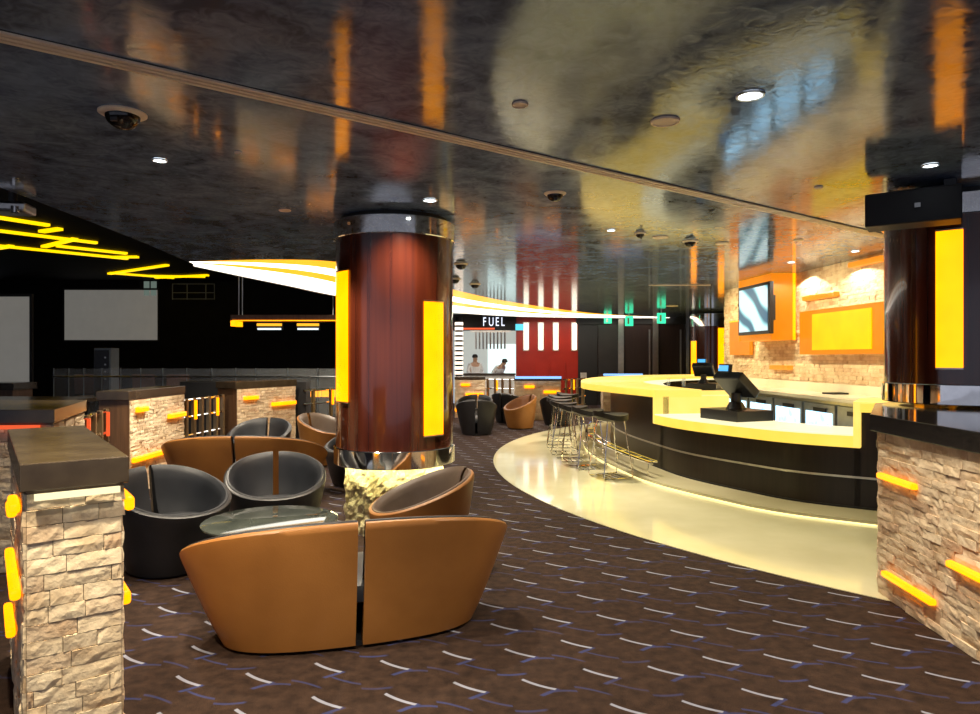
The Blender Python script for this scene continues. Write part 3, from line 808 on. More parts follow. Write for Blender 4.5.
# projection screens
def scr(x0, x1, y, z0, z1, label):
    th = thing('projection_screen', label, 'screen', ((x0+x1)/2, y, z0))
    MB().box(((x0+x1)/2, y, (z0+z1)/2), (x1-x0, .04, z1-z0)).build('fabric', 'screen', th)
    for a, b_, c_, d_ in ((x0-.05, x1+.05, z0-.06, z0), (x0-.05, x1+.05, z1, z1+.06), (x0-.05, x0, z0, z1), (x1, x1+.05, z0, z1)):
        MB().box(((a+b_)/2, y-.01, (c_+d_)/2), (b_-a, .06, d_-c_)).build('frame', 'black', th)
    return th
scr(-13.78, -10.76, 22.06, 2.11, 3.73, 'wide grey projection screen on the far black wall')
scr(-12.2, -9.45, 14.0, 1.02, 2.80, 'grey projection screen cut off at the picture edge')
# hanging screen gantry
D = 16.0; gx = lambda px: (px-490)*D/680; gz = lambda py: EYE+(357-py)*D/680
th = thing('hanging_gantry', 'hanging brown gantry with small lit monitors over the dark hall', 'gantry', ((gx(237)+gx(345))/2, D, gz(328)))
MB().box(((gx(238)+gx(345))/2, D, gz(319)), (gx(345)-gx(238), .9, .14)).build('tray', 'brownwood', th)
MB().box(((gx(240)+gx(345))/2, D-.46, gz(321.6)), (gx(345)-gx(240), .02, .022)).build('amber_strip', 'amber', th)
MB().prism([(gx(238), D-.45), (gx(243), D-.45), (gx(244.5), D-.1), (gx(239), D-.1)], gz(327), gz(321.5)).build('corner_light', 'amber', th)
for a, b_ in ((257, 283), (297, 320)):
    mo = MB().box(((gx(a)+gx(b_))/2, D, gz(326)), (gx(b_)-gx(a), .06, .19)).build('monitor', 'plastic', th)
    MB().box(((gx(a)+gx(b_))/2, D-.035, gz(324.8)), ((gx(b_)-gx(a))*.96, .01, .06)).build('amber_band', 'lum_amber', mo)
    MB().box(((gx(a)+gx(b_))/2, D-.035, gz(329)), ((gx(b_)-gx(a))*.9, .01, .04)).build('screen', 'white_glow', mo)
for px in (239, 242.5, 333, 344):
    MB().tube([(gx(px), D, gz(317)), (gx(px), D, 4.04)], .012).build('hanger', 'steel', th)

# neon lines under the hall ceiling
ZN = 4.0
def hp(px, py):
    D = (ZN-EYE)*680/(357-py); return Vector(((px-490)*D/680, D, ZN))
NEON = [((-8, 216.6), (49, 225.4)), ((41.6, 231.7), (60.5, 229)), ((-8, 230), (97, 243)), ((44, 246.8), (75.6, 239)),
        ((-8, 245.2), (128, 258.8)), ((57, 246), (127, 253.6)), ((-8, 249.5), (12, 246)), ((112, 257.3), (138, 257)), ((109.7, 273.8), (167.6, 265.2)),
        ((110, 273), (174, 278)), ((156, 277.8), (208, 275.3)), ((150, 276), (205, 276.8))]
NL = ['nearest the corner', 'short one by the ceiling edge', 'long one over the near screen', 'slanted link between long lines', 'longest of the lot', 'line running beside the longest one',
      'short stub at the picture edge', 'short end piece past the longest line', 'diagonal above the far screen', 'line just over the far screen', 'thin line by the small window', 'lower thin line by the small window']
for (a, b_), l in zip(NEON, NL):
    p, q_ = hp(*a), hp(*b_); c = (p+q_)/2; d = q_-p
    mb = MB(); mb.box((c.x, c.y, ZN+.0), (d.length, .12, .05), rz=math.atan2(d.y, d.x))
    tag(mb.build('neon_line', 'neon'), 'yellow ceiling light line, ' + l, 'light line', 'yellow light lines on the black hall ceiling')
# far control room window
D = 22.05
th = thing('control_window', 'dim greenish control room window above the far screen', 'window', (-11, D, 3.3))
for a, b_ in ((144, 150), (151, 157)):
    x0, x1 = (a-490)*D/680, (b_-490)*D/680
    MB().box(((x0+x1)/2, D, 3.78), (x1-x0-.02, .03, .46)).build('pane', glow('dim_pane', (.25, .33, .28), .45), th)
MB().box((-11.1, D+.01, 3.78), (.5, .02, .55)).build('frame', 'black', th)
th = thing('upper_railing', 'thin grey railing high on the far black wall', 'railing', (-9.5, 21.8, 3.4))
for z in (3.42, 3.62, 3.9): MB().box((-9.5, 21.8, z), (1.35, .03, .02)).build('rail', 'greyplastic', th)
for x in (-10.17, -9.7, -9.1, -8.83): MB().box((x, 21.8, 3.65), (.02, .03, .5)).build('post', 'greyplastic', th)
# projector at the ceiling edge
th = thing('ceiling_projector', 'silver projector hanging at the edge of the dark ceiling', 'projector', (-3.75, 5.6, 2.7))
MB().box((-3.80, 5.42, 2.74), (.26, .22, .08), rz=.2).build('housing', 'steel', th, bevel=.02)
MB().cyl((-3.80, 5.42, 2.77), .03, .2, 12).build('mount', 'black', th)
MB().cyl((-3.72, 5.33, 2.69), .03, .05, 20).build('lens', 'chrome', th)

# small dining chairs beyond the balustrade
def small_chair():
    th = thing('dining_chair', '', 'chair', (0, 0, 0), 0, 'brown chairs behind the glass balustrade')
    MB().box((0, 0, .45), (.46, .44, .07)).build('seat', 'brown_seat', th, bevel=.02)
    MB().box((0, .21, .74), (.44, .05, .42), rx=-.12).build('backrest', 'brown_seat', th, bevel=.02)
    for sx in (-.19, .19):
        for sy in (-.18, .18): MB().box((sx, sy, .21), (.035, .035, .42)).build('leg', 'black', th)
    return th
pc = small_chair(); D = 14.6
for k, (px, lab) in enumerate(((90, 'brown dining chair directly in front of the speaker tower'), (118, 'brown dining chair just right of the speaker tower'), (147, 'brown dining chair behind glass in the hall middle'), (180, 'brown dining chair behind glass above the amber barred pier'))):
    loc = ((px-490)*D/680, D-.1*(k % 2), .25)
    if k == 0:
        pc.matrix_basis = Matrix.Translation(loc) @ Matrix.Rotation(PI+.2, 4, 'Z'); pc['label'] = lab
    else: dup(pc, loc, PI-.3+.25*k, lab)
x = MB(); x.box((-8, 15.2, .12), (6, 2.6, .25)); struct(x.build('floor', 'black'))

# ================================================================== BAR
DIE = catmull([(5.2, 6.38), (4.6, 6.40), (4.1, 6.5), (3.67, 6.74), (3.22, 7.08), (2.93, 7.5), (2.48, 8.4), (2.28, 9.3), (2.12, 10.6), (2.15, 12.0), (2.5, 13.8), (3.2, 15.3), (4.4, 16.4), (6.0, 16.9), (8, 16.9)], 10)
# left of travel direction (normal used by offset) points outwards?
_t = DIE[60]-DIE[59]; SGN = 1 if Vector((-_t.y, _t.x)).x < 0 else -1
off = lambda d: offset(DIE, (lambda i: SGN*d(i)) if callable(d) else SGN*d)
n = len(DIE)
iA = min(range(n), key=lambda i: abs(DIE[i].y-9.05) + (0 if DIE[i].x < 2.6 else 9))
iB = min(range(n), key=lambda i: (DIE[i]-Vector((3.63, 6.77))).length)
# step platform
struct(MB().strip(off(.50), off(-.02), .024, .055).build('trim_8', 'tile_edge'))
o = MB().strip(off(.49), off(.47), .008, .022).build('step_light', 'nosing'); tag(o, 'warm light strip under the edge of the bar step', 'light strip')
bar = thing('bar_counter', 'long curved bar with glowing yellow onyx top and dark wood front', 'bar counter', (2.2, 9.3, 0))
inn = lambda d: off(-d)
def seg_strip(A, B, i0, i1, z0, z1): return MB().strip(A[i0:i1], B[i0:i1], z0, z1)
oL = off(.12); oH = off(lambda i: .12 + .42*sm((i-iA)/22.0)); inL = inn(.72); inH = inn(.55)
inR = inn(.85)
# front
seg_strip(off(0), inn(.08), iB-1, iA+2, .05, .68).build('front_panel', 'darkwood', bar, smooth=True)
seg_strip(off(0), inn(.08), iA, n-1, .05, 1.03).build('front_panel', 'darkwood', bar, smooth=True)
seg_strip(off(0), inn(.08), 0, iB+1, .05, 1.03).build('front_panel', 'darkwood', bar, smooth=True)
seg_strip(off(.012), off(0), 0, n-1, .355, .375).build('chrome_line', 'steel', bar)
seg_strip(off(.01), off(0), 0, n-1, .05, .075).build('kick_line', 'black', bar)
# low counter
seg_strip(oL, inL, iB, iA+1, .785, .80).build('low_counter_top', 'onyx_white', bar)
seg_strip(oL, off(.02), iB, iA+1, .67, .785).build('low_counter_edge', 'onyx_edge', bar)
# high counters
seg_strip(oH, inH, iA, n-1, 1.105, 1.12).build('high_counter_top', 'onyx', bar)
seg_strip(oH, inH, iA, n-1, 1.02, 1.105).build('high_counter_edge', 'onyx_edge', bar)
seg_strip(inH, inn(.98), iA, n-1, 1.035, 1.05).build('inner_counter', 'onyx_white', bar)
seg_strip(oL, inL, 0, iB+1, 1.105, 1.12).build('high_counter_top', 'onyx', bar)
seg_strip(oL, inL, 0, iB+1, 1.02, 1.105).build('high_counter_edge', 'onyx_edge', bar)
# upright glowing ends where the counter steps down
for idx, s, wdt in ((iA, 1, .95), (iB, -1, .70)):
    p0, p1 = oL[idx], inn(wdt)[idx]; d = (p1-p0).normalized(); v = Vector((-d.y, d.x))
    if v.dot(DIE[idx+1]-DIE[idx-1])*s < 0: v = -v
    q_ = [p0, p1, p1+v*.06, p0+v*.06]
    MB().prism([tuple(p) for p in q_], .67, 1.105).build('upright_end', 'onyx', bar)
# work shelf inside below low counter
seg_strip(inL, inn(.70), iB, iA+1, .1, .785).build('inner_panel', 'steel', bar)

# foot rail along the far part
RC = off(.43); jr0 = min(range(n), key=lambda i: abs(DIE[i].y-8.55)+(0 if DIE[i].x < 2.8 else 9)); jr1 = jr0+38
th = thing('foot_rail', 'curved double chrome foot rail along the bar step by the stools', 'rail', (RC[jr0+5].x, RC[jr0+5].y, .085))
MB().tube([(p.x, p.y, .24) for p in RC[jr0:jr1]], .022).build('rail', 'chrome', th, smooth=True)
RI = off(.30)
MB().tube([(p.x, p.y, .24) for p in RI[jr0+1:jr1]], .012).build('rail', 'chrome', th, smooth=True)
for i in range(jr0+1, jr1, 5):
    p = RC[i]; MB().tube([(p.x, p.y, .08), (p.x, p.y, .24)], .010).build('post', 'chrome', th)
    p2 = RI[i]; MB().tube([(p.x, p.y, .24), (p2.x, p2.y, .24)], .008).build('bracket', 'chrome', th)

# socket plate at the end
p = off(.03)[max(0, iB-1)]
tag(MB().box((3.82, 6.57, .72), (.16, .05, .07), rz=-.5).build('socket_plate', 'steel', bevel=.005), 'small silver socket plate under the glowing counter end', 'socket')

# back counter with fridges
def wq(t, out): p = W0+WU*t+WN*out; return (p.x, p.y)
th = thing('back_counter', 'cream topped back counter along the stone wall', 'counter', (*wq(3, .4), 0))
MB().prism([wq(.05, .03), wq(6.2, .03), wq(6.2, .70), wq(.05, .70)], 1.03, 1.075).build('counter_top', 'backtop', th)
MB().prism([wq(.05, .03), wq(6.2, .03), wq(6.2, .07), wq(.05, .07)], 1.075, 1.20).build('backsplash', 'backtop', th)
MB().prism([wq(.05, .68), wq(6.2, .68), wq(6.2, .705), wq(.05, .705)], 1.0, 1.035).build('steel_edge', 'steel', th)
FR = ['under counter fridge furthest along the back bar', 'lit glass fridge beside the cash register', 'lit glass fridge in the middle of the back bar', 'lit glass fridge next to the closed steel cabinet', 'steel cabinet fridge nearest the glowing counter end']
TF = [1.55, 2.45, 3.25, 4.05, 4.80, 5.5]
for k in range(5):
    t0, t1 = TF[k]+.02, TF[k+1]-.02
    c = wq((t0+t1)/2, .36)
    f = thing('bar_fridge', FR[k], 'fridge', (c[0], c[1], 0), 0, 'fridges under the back counter')
    MB().prism([wq(t0, .08), wq(t1, .08), wq(t1, .62), wq(t0, .62)], .05, .99).build('body', 'fridge', f)
    d = MB().prism([wq(t0+.01, .62), wq(t1-.01, .62), wq(t1-.01, .655), wq(t0+.01, .655)], .08, .98).build('door', 'fridge', f)
    if k < 4:
        MB().prism([wq(t0+.06, .655), wq(t1-.06, .655), wq(t1-.06, .662), wq(t0+.06, .662)], .16, .88).build('glass', 'fridge_glow', d)
    MB().prism([wq((t0+t1)/2-.1, .662), wq((t0+t1)/2+.18, .662), wq((t0+t1)/2+.18, .675), wq((t0+t1)/2-.1, .675)], .885, .935).build('handle', 'plastic', d)

# ------------------------------------------------------------------ feature wall boxes, TV and light bars
# wall parameter t: distance from the far end; t = value for a pixel column
def t_of(px):
    d = Vector(((px-490)/680, 1.0))
    # solve W0 + WU t = d s
    det = WU.x*(-d.y)+d.x*WU.y
    t = ((-W0.x)*(-d.y)-(-d.x)*(-W0.y))/det
    s = W0.y+WU.y*t
    return t, s
def wz(px, py): t, s = t_of(px); return EYE+(357-py)*s/680
def wallbox(t0, t1, out0, out1, z0, z1, name, m, parent, bevel=0):
    return MB().prism([wq(t0, out0), wq(t1, out0), wq(t1, out1), wq(t0, out1)], z0, z1).build(name, m, parent, bevel=bevel)
# TV box stands out from the wall: front face seen px 737-771, end face 771-795
def t_of_out(px, out):
    d = Vector(((px-490)/680, 1.0)); O = W0+WN*out
    det = WU.x*(-d.y)+d.x*WU.y
    t = ((-O.x)*(-d.y)-(-d.x)*(-O.y))/det
    return t, O.y+WU.y*t
OUT = .42
tA, sA = t_of_out(739, OUT); tB, sB = t_of_out(771, OUT)
zt = EYE+(357-273)*sB/680; zb = EYE+(357-340)*sB/680
th = thing('tv_light_box', 'orange glass box standing out from stone wall behind the television', 'light box', (*wq((tA+tB)/2, .2), zb))
wallbox(tA, tB, .05, OUT, zb, zt, 'glass_box', 'orange', th, .01)
wallbox(tA, tA+.02, .05, OUT+.01, zb, zt, 'bright_edge', 'amber_soft', th)
wallbox(tB-.0, tB+.015, .05, .09, zb, zt, 'bright_edge', 'amber', th)
tC, sC = t_of_out(738, OUT+.12); tD, sD = t_of_out(769, OUT+.12)
z1, z0 = EYE+(357-281)*sD/680, EYE+(357-333.5)*sD/680
tv = thing('television', 'flat wall television with a bluish white picture on orange box', 'television', (*wq((tC+tD)/2, OUT+.1), z0))
tvc = wallbox(tC, tD, OUT+.05, OUT+.12, z0, z1, 'casing', 'plastic', tv, .008)
wallbox(tC+.05, tD-.05, OUT, OUT+.05, z0+.2, z1-.2, 'mount', 'black', tv)
def tvmat():
    m, nt, b = new_mat('tv_picture')
    tc = nt.nodes.new('ShaderNodeTexCoord'); mp = nt.nodes.new('ShaderNodeMapping'); mp.inputs['Rotation'].default_value = (.6, .3, .5)
    link(nt, tc.outputs['Object'], mp.inputs[0])
    wv = nt.nodes.new('ShaderNodeTexWave'); wv.inputs['Scale'].default_value = 1.1; wv.inputs['Distortion'].default_value = 3.5; wv.inputs['Detail'].default_value = 1
    link(nt, mp.outputs[0], wv.inputs['Vector'])
    r = nt.nodes.new('ShaderNodeValToRGB'); r.color_ramp.elements[0].color = (.04, .16, .26, 1); r.color_ramp.elements[1].color = (.75, .97, 1, 1)
    r.color_ramp.elements[0].position = .1; r.color_ramp.elements[1].position = .5
    e = r.color_ramp.elements.new(.3); e.color = (.3, .7, .75, 1)
    link(nt, wv.outputs['Fac'], r.inputs[0]); link(nt, r.outputs[0], b.inputs['Emission Color']); b.inputs['Emission Strength'].default_value = 1.1
    b.inputs['Base Color'].default_value = (.02, .02, .02, 1); return m
wallbox(tC+.05, tD-.05, OUT+.12, OUT+.125, z0+.05, z1-.05, 'screen', tvmat(), tvc)
# lower orange pane behind the TV box
t0, _ = t_of(734.5); t1, _ = t_of(755)
th = thing('orange_wall_panel', 'orange lit glass panel low behind the television box', 'light panel', (*wq((t0+t1)/2, .06), 1.6))
wallbox(t0, t1, .04, .10, wz(740, 355), wz(740, 322), 'glass', 'orange', th, .008)
wallbox(t0, t1, .04, .105, wz(740, 322), wz(740, 322)+.02, 'bright_edge', 'amber', th)
# big yellow box
t0, _ = t_of_out(799, .2); t1, _ = t_of_out(883, .2)
z0, z1 = wz(820, 354.5), wz(820, 311)
th = thing('yellow_wall_box', 'wide orange framed light box with glowing yellow panel', 'light box', (*wq((t0+t1)/2, .1), z0))
wallbox(t0, t1, .04, .20, z0, z1, 'frame', 'orange', th, .01)
ta, _ = t_of_out(812, .21); tb, _ = t_of_out(871, .21)
wallbox(ta, tb, .20, .215, z0+.06, z1-.06, 'yellow_panel', 'yellowbox', th)
for k, (pa, pb, py, lab) in enumerate(((804, 836, 296.5, 'amber light bar on stone wall between the lit scallops'), (850, 883, 262, 'amber light bar high on stone wall beside the column'), (771, 790, 367.5, 'small amber light bar low on the stone wall'), (853, 885, 241, 'amber light bar close under the ceiling by the column'))):
    t0, s0 = t_of_out(pa, .06); t1, s1 = t_of_out(pb, .06); z = EYE+(357-py)*(s0+s1)/2/680
    if z > CEIL-.05: continue
    tag(wallbox(t0, t1, .0, .10, z-.035, z+.035, 'wall_light_bar', 'amber_soft' if k < 3 else 'amber', None, .015), lab, 'light bar')

# ------------------------------------------------------------------ cash registers
def register(loc, rz, label, s=1.0):
    th = thing('cash_register', label, 'cash register', loc, rz)
    mk = lambda mb, n, m, bv=.006, par=None: mb.build(n, m, par or th, bevel=bv, world=False)
    dr = mk(MB().box((0, 0, .05*s), (.52*s, .44*s, .10*s)), 'cash_drawer', 'plastic')
    mk(MB().box((0, -.222*s, .05*s), (.44*s, .006, .07*s)), 'drawer_front', 'black', .001, dr)
    mk(MB().cyl((0, 0, .10*s), .10*s, .07*s, 24, .06*s), 'stand', 'plastic')
    mk(MB().cyl((0, .0, .17*s), .05*s, .09*s, 24, .05*s), 'neck', 'plastic')
    mo = mk(MB().box((0, .0, .34*s), (.36*s, .09*s, .29*s), rx=-.85), 'monitor', 'plastic', .015)
    mk(MB().box((0, -.036*s, .372*s), (.30*s, .006, .22*s), rx=-.85), 'touch_screen', 'pos_screen', 0, mo)
    cd = mk(MB().box((0, .13*s, .50*s), (.16*s, .04, .08*s), rx=.15), 'customer_display', 'plastic', .006)
    mk(MB().box((0, .155*s, .50*s), (.13*s, .006, .055*s), rx=.15), 'display_face', 'pos_blue', 0, cd)
    return th
register((3.00, 8.30, .80), math.radians(112), 'black cash register with tilted screen on the low glowing counter', 1.25)
register((3.42, 10.9, 1.05), math.radians(150), 'smaller black cash register further back inside the bar', .9)
for k, (x, y) in enumerate(((3.3, 11.6), (3.12, 11.9), (3.45, 12.1))):
    tag(MB().lathe((x, y, 1.05), [(.001, 0), (.03, 0), (.035, .14), (.031, .14), (.027, .01), (.001, .01)], 16).build('drinking_glass', 'glass', smooth=True), ['clear glass on inner counter closest to the registers', 'clear glass on inner counter, middle of three', 'clear glass on inner counter, furthest inside'][k], 'glass', 'glasses on the inner counter')
tag(MB().box((4.55, 8.9, 1.085), (.30, .22, .02), rz=.2).build('bar_mat', 'black'), 'thin dark bar mat lying on the cream back counter', 'mat')

# ================================================================== BAR STOOLS
def make_stool():
    th = thing('bar_stool', '', 'bar stool', (0, 0, 0), 0, 'bar stools along the glowing counter')
    mb = MB(); nn_, rings = 28, 6; vs = []
    # saddle shaped seat
    def surf(r, a, top):
        x, y = .25*r*math.cos(a), .22*r*math.sin(a)
        z = .80+.045*(y/.2)**2*(1 if y > 0 else .35)+.01*r*r
        return (x, y, z+(0 if top else -.065-.02*(1-r)))
    for top in (1, 0):
        for i in range(rings+1):
            for k in range(nn_): vs.append(surf((i/rings) if i else .001, 2*PI*k/nn_, top))
    fs = []; R = (rings+1)*nn_
    for s_ in (0, 1):
        for i in range(rings):
            for k in range(nn_):
                a = s_*R+i*nn_+k; b_ = s_*R+i*nn_+(k+1) % nn_; fs.append((a, b_, b_+nn_, a+nn_))
    for k in range(nn_): a = rings*nn_+k; b_ = rings*nn_+(k+1) % nn_; fs.append((a, b_, R+b_, R+a))
    mb.add(vs, fs); mb.build('seat', 'leather_black', th, smooth=True, world=False)
    for sx in (-1, 1):
        pts = [(sx*.13, .12, .735), (sx*.20, .21, .03), (sx*.20, .20, .012), (sx*.20, -.20, .012), (sx*.20, -.21, .03), (sx*.13, -.12, .735)]
        MB().tube(pts, .0075, 8).build('leg_frame', 'chrome', th, world=False)
    for z, y in ((.28, -.185), (.28, .185), (.735, -.12), (.735, .12)):
        t = (.735-z)/.75; MB().tube([(-.13-.07*t, y, z), (.13+.07*t, y, z)], .0065, 8).build('cross_bar', 'chrome', th, world=False)
    for y in (-.13, -.05, .03, .11):
        MB().tube([(-.2, y, .012), (.2, y, .012)], .005, 6).build('base_wire', 'chrome', th, world=False)
    return th
st = make_stool()
SL = ['black bar stool nearest the low counter end', 'second bar stool from the counter end', 'third bar stool from the counter end', 'fourth bar stool from the counter end', 'fifth bar stool, close to the glowing counter tip', 'bar stool beyond the glowing counter tip', 'furthest bar stool, by the back of the bar']
SP = [(1.56, 8.80, 20), (1.36, 9.5, 12), (1.24, 10.2, 6), (1.18, 10.95, 0), (1.20, 11.75, -6), (1.30, 12.6, -12), (1.54, 13.5, -20)]
for k, (x, y, a) in enumerate(SP):
    rz = math.radians(a+90)
    if k == 0: st.matrix_basis = Matrix.Translation((x, y, .006)) @ Matrix.Rotation(rz, 4, 'Z'); st['label'] = SL[0]
    else: dup(st, (x, y, .006), rz, SL[k])

# ================================================================== TUB CHAIRS AND LOVESEATS
def sup(a, rx, ry, e):
    """superellipse point; a measured from +y (back)"""
    s, c = math.sin(a), math.cos(a)
    return (math.copysign(abs(s)**(2/e), s)*rx, math.copysign(abs(c)**(2/e), c)*ry)
def tub(name, label, cat, outer, inner, rx0, ry0, rx1, ry1, e, hb, hf, seat_z, slit=.024, group=None, wall=.075, N=72, flat=False):
    th = thing(name, label, cat, (0, 0, 0), 0, group)
    def rim_h(y):
        t = (y/ry1+1)/2; return hf+(hb-hf)*(t if not flat else sm(.15+t*.85))
    angs = [2*PI*i/N for i in range(N+1)]
    def ring(t, inset, a):
        # t 0 bottom .. 1 rim
        rx = rx0+(rx1-rx0)*(t**.85)-inset; ry = ry0+(ry1-ry0)*(t**.85)-inset
        x, y = sup(a, rx, ry, e)
        return x, y
    def clampx(x, i):
        if i == 0: return slit
        if i == N: return -slit
        if abs(x) < slit and math.cos(angs[i]) > 0: return math.copysign(slit, x)
        return x
    # outer shell, from floor to rim
    def shell(profile, nm, m):
        mb = MB(); vs = []; k = len(profile)
        for i, a in enumerate(angs):
            xr, yr = ring(1, 0, a); H = rim_h(yr)
            for (t, inset, dz) in profile:
                x, y = ring(min(t, 1), inset, a)
                vs.append((clampx(x, i), y, max(.02, H*t+dz)))
        fs = [(i*k+q, (i+1)*k+q, (i+1)*k+q+1, i*k+q+1) for i in range(N) for q in range(k-1)]
        # close the two slit faces
        fs.append(tuple(range(k))); fs.append(tuple(N*k+q for q in range(k-1, -1, -1)))
        mb.add(vs, fs); return mb.build(nm, m, th, smooth=True, world=False)
    po = [(.03, .10, 0), (.03, .0, 0), (.2, 0, 0), (.4, 0, 0), (.6, 0, 0), (.8, 0, 0), (.95, 0, 0), (.985, .003, 0), (1, .012, 0), (1.0, .026, .004), (.94, .032, 0), (.5, .034, 0)]
    shell(po, 'outer_shell', outer)
    # inner lining: rim down to the seat
    mb = MB(); vs = []; zb_ = seat_z-.06
    prof = [(1.0, .024, .0), (1.0, .030, .010), (1.0, .045, .012), (.97, .062, 0), (.9, .072, 0), (.75, .078, 0), (.5, .085, 0), (.25, .10, 0), (0, .13, 0)]
    k = len(prof)
    for i, a in enumerate(angs):
        xr, yr = ring(1, 0, a); H = rim_h(yr)
        for (q, inset, dz) in prof:
            z = zb_+(H-zb_)*q+dz; t = min(1, z/H)
            x, y = ring(t, inset, a); vs.append((clampx(x, i), y, z))
    fs = [(i*k+q, (i+1)*k+q, (i+1)*k+q+1, i*k+q+1) for i in range(N) for q in range(k-1)]
    mb.add(vs, fs); mb.build('inner_lining', inner, th, smooth=True, world=False)
    # seat cushion
    mb = MB(); vs = []; ts = seat_z/((hb+hf)/2); rings_ = [(.001, .03), (.5, .028), (.8, .018), (.95, 0), (1.0, -.03), (1.0, -.08)]
    kk = len(rings_)
    for i in range(N):
        a = angs[i]; x, y = ring(ts, .075, a)
        for s_, dz in rings_: vs.append((x*s_, y*s_, seat_z-.02+dz))
    fs = [(i*kk+q, ((i+1) % N)*kk+q, ((i+1) % N)*kk+q+1, i*kk+q+1) for i in range(N) for q in range(kk-1)]
    mb.add(vs, fs); mb.build('seat', inner, th, smooth=True, world=False)
    # plinth
    mb = MB(); vs = [(*sup(2*PI*i/N, rx0-.04, ry0-.04, e), z) for z in (.0, .03) for i in range(N)]
    mb.add(vs, [tuple(range(N-1, -1, -1)), tuple(range(N, 2*N))]+[(i, (i+1) % N, N+(i+1) % N, N+i) for i in range(N)])
    mb.build('plinth', 'black', th, world=False)
    return th
def place(o, x, y, bx, by, label):
    rz = math.atan2(by, bx)-PI/2
    o.matrix_basis = Matrix.Translation((x, y, 0)) @ Matrix.Rotation(rz, 4, 'Z'); o['label'] = label; return rz
G1 = 'black tub chairs'
cA = tub('tub_chair', '', 'chair', 'leather_black', 'leather_inner', .29, .29, .415, .40, 2.15, .71, .44, .36, group=G1)
place(cA, -2.36, 5.05, -.80, .60, 'black tub chair with split back beside the near stone pier')
def dupc(x, y, bx, by, label): return dup(cA, (x, y, 0), math.atan2(by, bx)-PI/2, label)
dupc(-1.80, 5.72, -.30, .95, 'black tub chair facing forward behind the round table')
dupc(-3.08, 9.1, .02, 1, 'black tub chair behind the brown loveseat, facing forward')
dupc(-1.62, 8.35, .7, .7, 'black tub chair mostly hidden behind the mahogany column')
dupc(-.27, 13.75, 0, -1, 'black tub chair seen from behind beside the far column edge')
dupc(.45, 16.2, -.5, -.8, 'black tub chair in the far lounge, behind the tan one')
dupc(1.55, 15.6, .1, -1, 'black tub chair by the tile edge near the stools')
dupc(-.35, 15.0, .2, .9, 'black tub chair facing forward behind the other far black one')
G2 = 'tan backed tub chairs'
cB = tub('tub_chair', '', 'chair', 'leather_brown', 'leather_taupe', .27, .27, .385, .385, 2.15, .72, .46, .36, group=G2)
place(cB, -.50, 4.98, .86, .30, 'tan backed tub chair with dark seat at the column base')
dup(cB, (-2.42, 9.95, 0), math.atan2(.5, -.85)-PI/2, 'tan backed tub chair half hidden left of the column')
cC = tub('tub_chair', '', 'chair', 'leather_brown', 'leather_tan2', .27, .27, .36, .36, 2.15, .72, .42, .36, group=G2)
place(cC, .66, 14.9, .80, .55, 'tan tub chair in the far lounge between two black ones')
G3 = 'tan leather loveseats with split backs'
lv = tub('loveseat', '', 'loveseat', 'leather_brown', 'leather_inner', .69, .30, .92, .44, 2.5, .70, .30, .36, slit=.02, group=G3, N=96, flat=False)
place(lv, -.79, 3.925, .30, -.95, 'large tan leather loveseat in front, seen from behind')
dup(lv, (-2.78, 7.75, 0), math.atan2(-1, .03)-PI/2, 'tan leather loveseat further back, behind the black tub chairs')

# round table
th = thing('coffee_table', 'round coffee table with grey marble top among the lounge chairs', 'table', (-1.5, 4.66, 0))
MB().lathe((-1.5, 4.66, 0), [(.001, .425), (.43, .425), (.448, .432), (.45, .438), (.448, .445), (.43, .45), (.001, .45)], 64).build('table_top', 'glass_top', th, smooth=True)
MB().lathe((-1.5, 4.66, 0), [(.001, 0), (.25, 0), (.26, .012), (.05, .03), (.04, .06), (.04, .40), (.12, .425), (.001, .425)], 40).build('pedestal', 'chrome', th, smooth=True)

# ================================================================== CEILING FITTINGS
def on_ceiling(px, py): D = (CEIL-EYE)*680/(357-py); return ((px-490)*D/680, D)
def dome(px, py, r, label):
    x, y = on_ceiling(px, py); th = thing('dome_camera', label, 'security camera', (x, y, CEIL), 0, 'dome security cameras on the ceiling')
    MB().lathe((x, y, CEIL), [(.001, -.001), (r, -.001), (r, -.008), (r*.86, -.016), (r*.74, -.018), (.001, -.018)], 40).build('flange', 'slot', th, smooth=True)
    MB().lathe((x, y, CEIL-.017), [(r*.72*math.sin(t), -r*.60*math.cos(t)) for t in [PI/2*(1-i/10) for i in range(11)]], 32).build('dome', 'blackgloss', th, smooth=True)
    MB().box((x, y-r*.70, CEIL-.06), (r*.3, .012, .02)).build('camera_eye', 'plastic', th)
dome(123, 113, .115, 'large black dome camera above the near left pier')
dome(555, 193, .085, 'black dome camera just beyond the slot diffuser')
dome(640, 233, .06, 'small dome camera above the stools')
dome(690, 241, .085, 'black dome camera above the bar counter')
dome(461, 264, .10, 'dark dome camera beside the column top')
dome(455, 279, .10, 'dark dome camera lower beside the column top')
dome(475, 284, .10, 'dark dome camera above the far lounge')
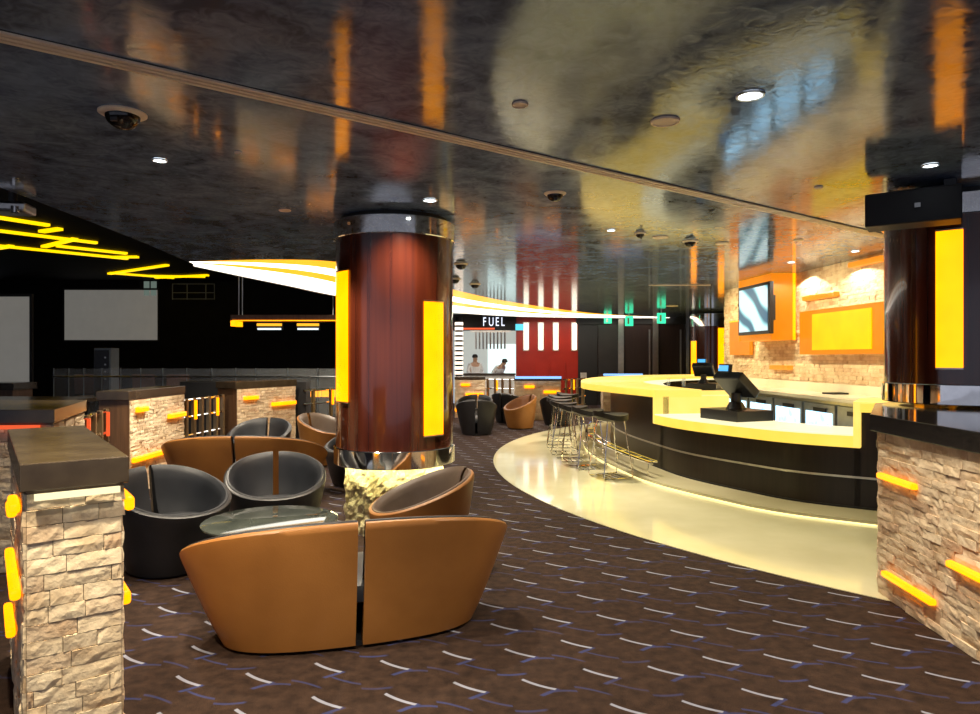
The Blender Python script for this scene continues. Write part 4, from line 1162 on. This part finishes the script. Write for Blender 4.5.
def down(px, py, r, lit, label):
    x, y = on_ceiling(px, py); th = thing('ceiling_downlight', label, 'downlight', (x, y, CEIL), 0, 'round fittings in the dark ceiling')
    MB().lathe((x, y, CEIL), [(r*.80, -.001), (r*.84, -.010), (r, -.010), (r*1.04, -.001)], 40).build('rim', 'steel' if lit else 'slot', th, smooth=True)
    MB().cyl((x, y, CEIL-.006), r*.82, .005, 32).build('lens', 'lamp' if lit else 'slot', th)
for a in ((750, 95, .065, 1, 'bright downlight in the middle of the blue glow'), (665, 121, .075, 0, 'unlit beige round fitting beside the bright downlight'), (520, 104, .04, 0, 'small unlit beige fitting before the slot diffuser'),
          (160, 160, .045, 1, 'small bright downlight left of the front column'), (930, 165, .05, 1, 'bright downlight above the speaker on the column'), (430, 200, .06, 1, 'bright downlight against the column top'),
          (818, 187, .03, 0, 'tiny beige fitting near the slot diffuser end'), (611, 230, .045, 1, 'small lit downlight above the tiled floor'), (660, 237, .08, 0, 'beige round fitting between two dome cameras'),
          (722, 243, .07, 0, 'beige round fitting above the television wall'), (798, 240, .05, 0, 'beige round fitting near the stone wall'), (855, 251, .05, 1, 'small downlight close to the stone wall top'),
          (791, 262, .05, 1, 'small downlight over the orange box'), (238, 152, .02, 0, 'tiny sprinkler cover near the bright downlight'), (285, 210, .05, 0, 'faint beige fitting left of the column'),
          (672, 306, .14, 0, 'flat round fitting near the exit signs')):
    down(*a)

# speaker on the right column
th = thing('wall_speaker', 'black wedge loudspeaker bracketed to the column top', 'speaker', (3.2, 4.85, 2.6))
p0 = Vector((2.82, 4.95)); p1 = Vector((3.30, 4.62)); ux = (p1-p0).normalized()
MB().box((3.02, 4.86, 2.615), (.58, .26, .235), rz=math.atan2(ux.y, ux.x), ry=0).build('cabinet', 'black', th, bevel=.008)
MB().box((2.965, 4.72, 2.615), (.035, .01, .03), rz=math.atan2(ux.y, ux.x)).build('badge', 'steel', th)
MB().box((3.20, 5.02, 2.75), (.40, .30, .06), rz=math.atan2(ux.y, ux.x)).build('bracket', 'plastic', th)
MB().box((3.28, 4.85, 2.72), (.07, .20, .18), rz=math.atan2(ux.y, ux.x)).build('bracket', 'plastic', th)
